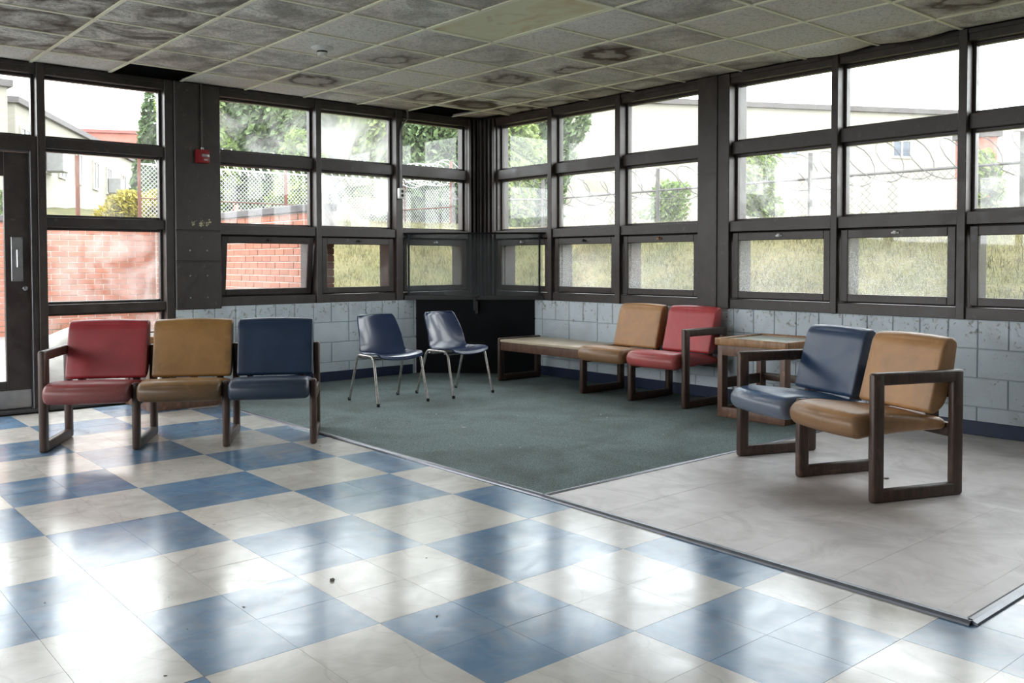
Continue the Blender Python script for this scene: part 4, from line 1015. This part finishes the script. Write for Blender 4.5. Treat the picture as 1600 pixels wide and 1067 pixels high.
trees = [(1.75, 12.4, 4.4, 1.15, 'leaf_green', 'broad leafy green tree behind the fence, nearest the fire alarm column'), (3.1, 12.1, 4.0, 1.35, 'leaf_dark', 'dark broad tree behind the fence seen through the misty upper pane'), (2.9, 9.9, 2.2, .85, 'leaf_green', 'bright green low tree behind the fence under taller crowns'),
         (5.3, 13.8, 3.3, 1.2, 'leaf_dark', 'dense tree behind the two white fogged panes'), (5.6, 11.3, 4.2, 1.2, 'leaf_green', 'leafy green tree beyond the fence beside the outlet box'), (6.5, 9.7, 4.1, 1.3, 'leaf_dark', 'dark green tree filling the last pane left of the corner post'), (7.6, 11.6, 4.6, 1.3, 'leaf_green', 'leafy tree hidden mostly behind the corner post'),
         (7.9, 8.7, 3.9, 1.2, 'leaf_green', 'rounded green tree just right of the corner post'), (9.6, 9.3, 4.1, 1.15, 'leaf_dark', 'dense green tree in front of the near end of the long cream building')]
for x, y, h, w, m, lb in trees: tree('leafy_tree', x, y, h, w, 15000, m, lb, .115)
tree('cypress_tree', 1.25, 14.4, 3.5, .55, 9000, 'leaf_dark', 'narrow dark conifer beside the receding cream building', .08, conical=True)
for k, (x, y, h, w, m, lb) in enumerate([(-.5, 10.9, .8, .6, 'leaf_yellow', 'yellow autumn bush below the receding cream building'), (.45, 11.5, .9, .6, 'leaf_yellow', 'second yellow bush, closer to the narrow conifer'), (-2.9, 11.2, .8, .5, 'leaf_green', 'small green bush on the grass seen through the tall pane'),
                                        (5.25, -.2, 1.25, .5, 'leaf_green', 'scrubby bush climbing the fence at the dark column'), (5.4, 1.7, .9, .5, 'leaf_green', 'small green shrub against the fence in front of the cream wall'), (5.5, -3.35, .9, .35, 'leaf_green', 'thin green shrub at the fence near the brick stair tower')]):
    tree('bush', x, y, h, w, 2600, m, lb, .05, 'bush')
# bare sapling in the long grass
sp = empty('sapling', (2.6, -5.0, gz(2.6, -5.0)-.03), 0, label='bare forked sapling in the long grass outside the last window', category='tree')
bm = bmesh.new(); add_tube(bm, [(0, 0, 0), (.01, 0, .25), (-.02, .01, .42)], [.018, .014, .01], 6)
for a_, L in ((.5, .4), (-.7, .38), (1.9, .3), (3.4, .34), (4.6, .22)): add_tube(bm, [(0, 0, .24+.03*a_ % .1), (math.cos(a_)*L*.5, math.sin(a_)*L*.5, .42), (math.cos(a_)*L, math.sin(a_)*L, .70)], [.009, .006, .003], 5)
link('branches', bm, 'bark', sp)

# far buildings
def building(name, A_, B_, depth, ztop, zbase, mat, label, roof='coping', ztop2=None):
    A_, B_ = Vector(A_), Vector(B_); d = (B_-A_).normalized(); nn = Vector((-d.y, d.x)); 
    if (A_+nn-Vector(CAM.xy)).length < (A_-Vector(CAM.xy)).length: nn = -nn
    root = empty(name, (*A_, zbase), 0, label=label, category='building'); ang = math.atan2(d.y, d.x); root.rotation_euler = (0, 0, ang); L = (B_-A_).length; s = 1 if nn.dot(Vector((-d.y, d.x))) > 0 else -1
    z2 = ztop2 or ztop; bm = bmesh.new(); y0, y1 = sorted((0, s*depth))
    v = [bm.verts.new(p) for p in ((0, y0, 0), (L, y0, 0), (L, y1, 0), (0, y1, 0), (0, y0, ztop-zbase), (L, y0, z2-zbase), (L, y1, z2-zbase), (0, y1, ztop-zbase))]
    for f in ((0, 1, 5, 4), (1, 2, 6, 5), (2, 3, 7, 6), (3, 0, 4, 7), (4, 5, 6, 7), (0, 3, 2, 1)): bm.faces.new([v[i] for i in f])
    bmesh.ops.recalc_face_normals(bm, faces=bm.faces); link('wall', bm, mat, root)
    bm = bmesh.new(); e = -.12 if s > 0 else .12; y0, y1 = sorted((e, s*depth))
    v = [bm.verts.new(p) for p in ((-.1, y0, ztop-zbase), (L+.1, y0, z2-zbase), (L+.1, y1, z2-zbase), (-.1, y1, ztop-zbase), (-.1, y0, ztop-zbase+.16), (L+.1, y0, z2-zbase+.16), (L+.1, y1, z2-zbase+.16), (-.1, y1, ztop-zbase+.16))]
    for f in ((0, 1, 5, 4), (1, 2, 6, 5), (2, 3, 7, 6), (3, 0, 4, 7), (4, 5, 6, 7), (0, 3, 2, 1)): bm.faces.new([v[i] for i in f])
    bmesh.ops.recalc_face_normals(bm, faces=bm.faces); link('roof', bm, roof, root)
    def win(x, z, w, h, bars=1, mat_='far_glass', ac=False):
        y = -.02*s; q = sorted((0.01*s, -.05*s)); bm = bmesh.new()
        for lo, hi in (((x, q[0], z), (x+.06, q[1], z+h)), ((x+w-.06, q[0], z), (x+w, q[1], z+h)), ((x+.06, q[0], z), (x+w-.06, q[1], z+.07)), ((x+.06, q[0], z+h-.06), (x+w-.06, q[1], z+h)), ((x+w/2-.03, q[0], z+.07), (x+w/2+.03, q[1], z+h-.06))): add_box(bm, lo, hi)
        wf = link('window', bm, 'cream_trim', root); y2 = sorted((0, -.03*s)); box('pane', (x+.05, y2[0], z+.05), (x+w-.05, y2[1], z+h-.05), mat_, wf)
        if ac: q2 = sorted((-.05*s, -.5*s)); box('air_conditioner', (x+.15, q2[0], z+.05), (x+w*.85, q2[1], z+h*.6), 'unit_grey', root, .02)
    return root, win
b1, w1 = building('long_building', (13.13, 10.68), (29.5, 1.9), 9, 6.0, 1.0, 'cream_wall', 'long low cream building with a flat roof beyond the right-hand fence')
def along(p, A_, B_): A_, B_, p = Vector(A_), Vector(B_), Vector(p); return (p-A_).dot((B_-A_).normalized())
for p, zz, w, h in (((21.76, 5.82), 3.55, .72, .60), ((18.2, 7.5), 3.50, .62, .28), ((27, 3.1), 3.5, .7, .6)): w1(along(p, (13.13, 10.68), (29.5, 1.9)), zz, w, h)
b1b, _ = building('stair_tower', (21.62, 3.42), (22.2, 2.9), 1.0, 4.95, 1.2, 'brick_far', 'red brick stair tower standing against the cream building')
box('window_pane', (.30, -.03, 3.0), (.55, .0, 3.3), 'far_blue', b1b, label='small blue window')
b2, w2 = building('receding_building', (-1.0, 17.6), (7.4, 33.3), 9, 5.28, 1.5, 'cream_wall', 'cream building with window air conditioners receding past the narrow conifer', ztop2=5.5)
for s_, ac in ((.3, False), (2.4, True), (4.0, False), (6.0, False), (8.4, False), (10.6, True), (13.4, False)): w2(s_, 2.25, .85, 1.0, ac=ac)
b3, w3 = building('flat_roofed_block', (-6.5, 15.4), (-1.55, 15.8), 1.6, 5.35, 1.6, 'cream_wall', 'tall cream block seen through the pane above the door'); w3(1.0, 2.6, 1, 1.1); w3(3.4, 2.6, .9, 1.1)
b4, _ = building('distant_building', (5.2, 42.5), (13.5, 37.2), 8, 7.9, 1.5, 'brick_far', 'distant building with a red brown roof behind the receding cream building', 'roof_red', 7.75)
# pipe and post outside the tall pane
tube('yard_post', [(-2.17, 8.0, gz(-2.17, 8.0)-.05), (-2.17, 8.0, 3.0)], .035, 'rust', None, 8, label='dark upright post in the yard seen through the tall pane', category='post')
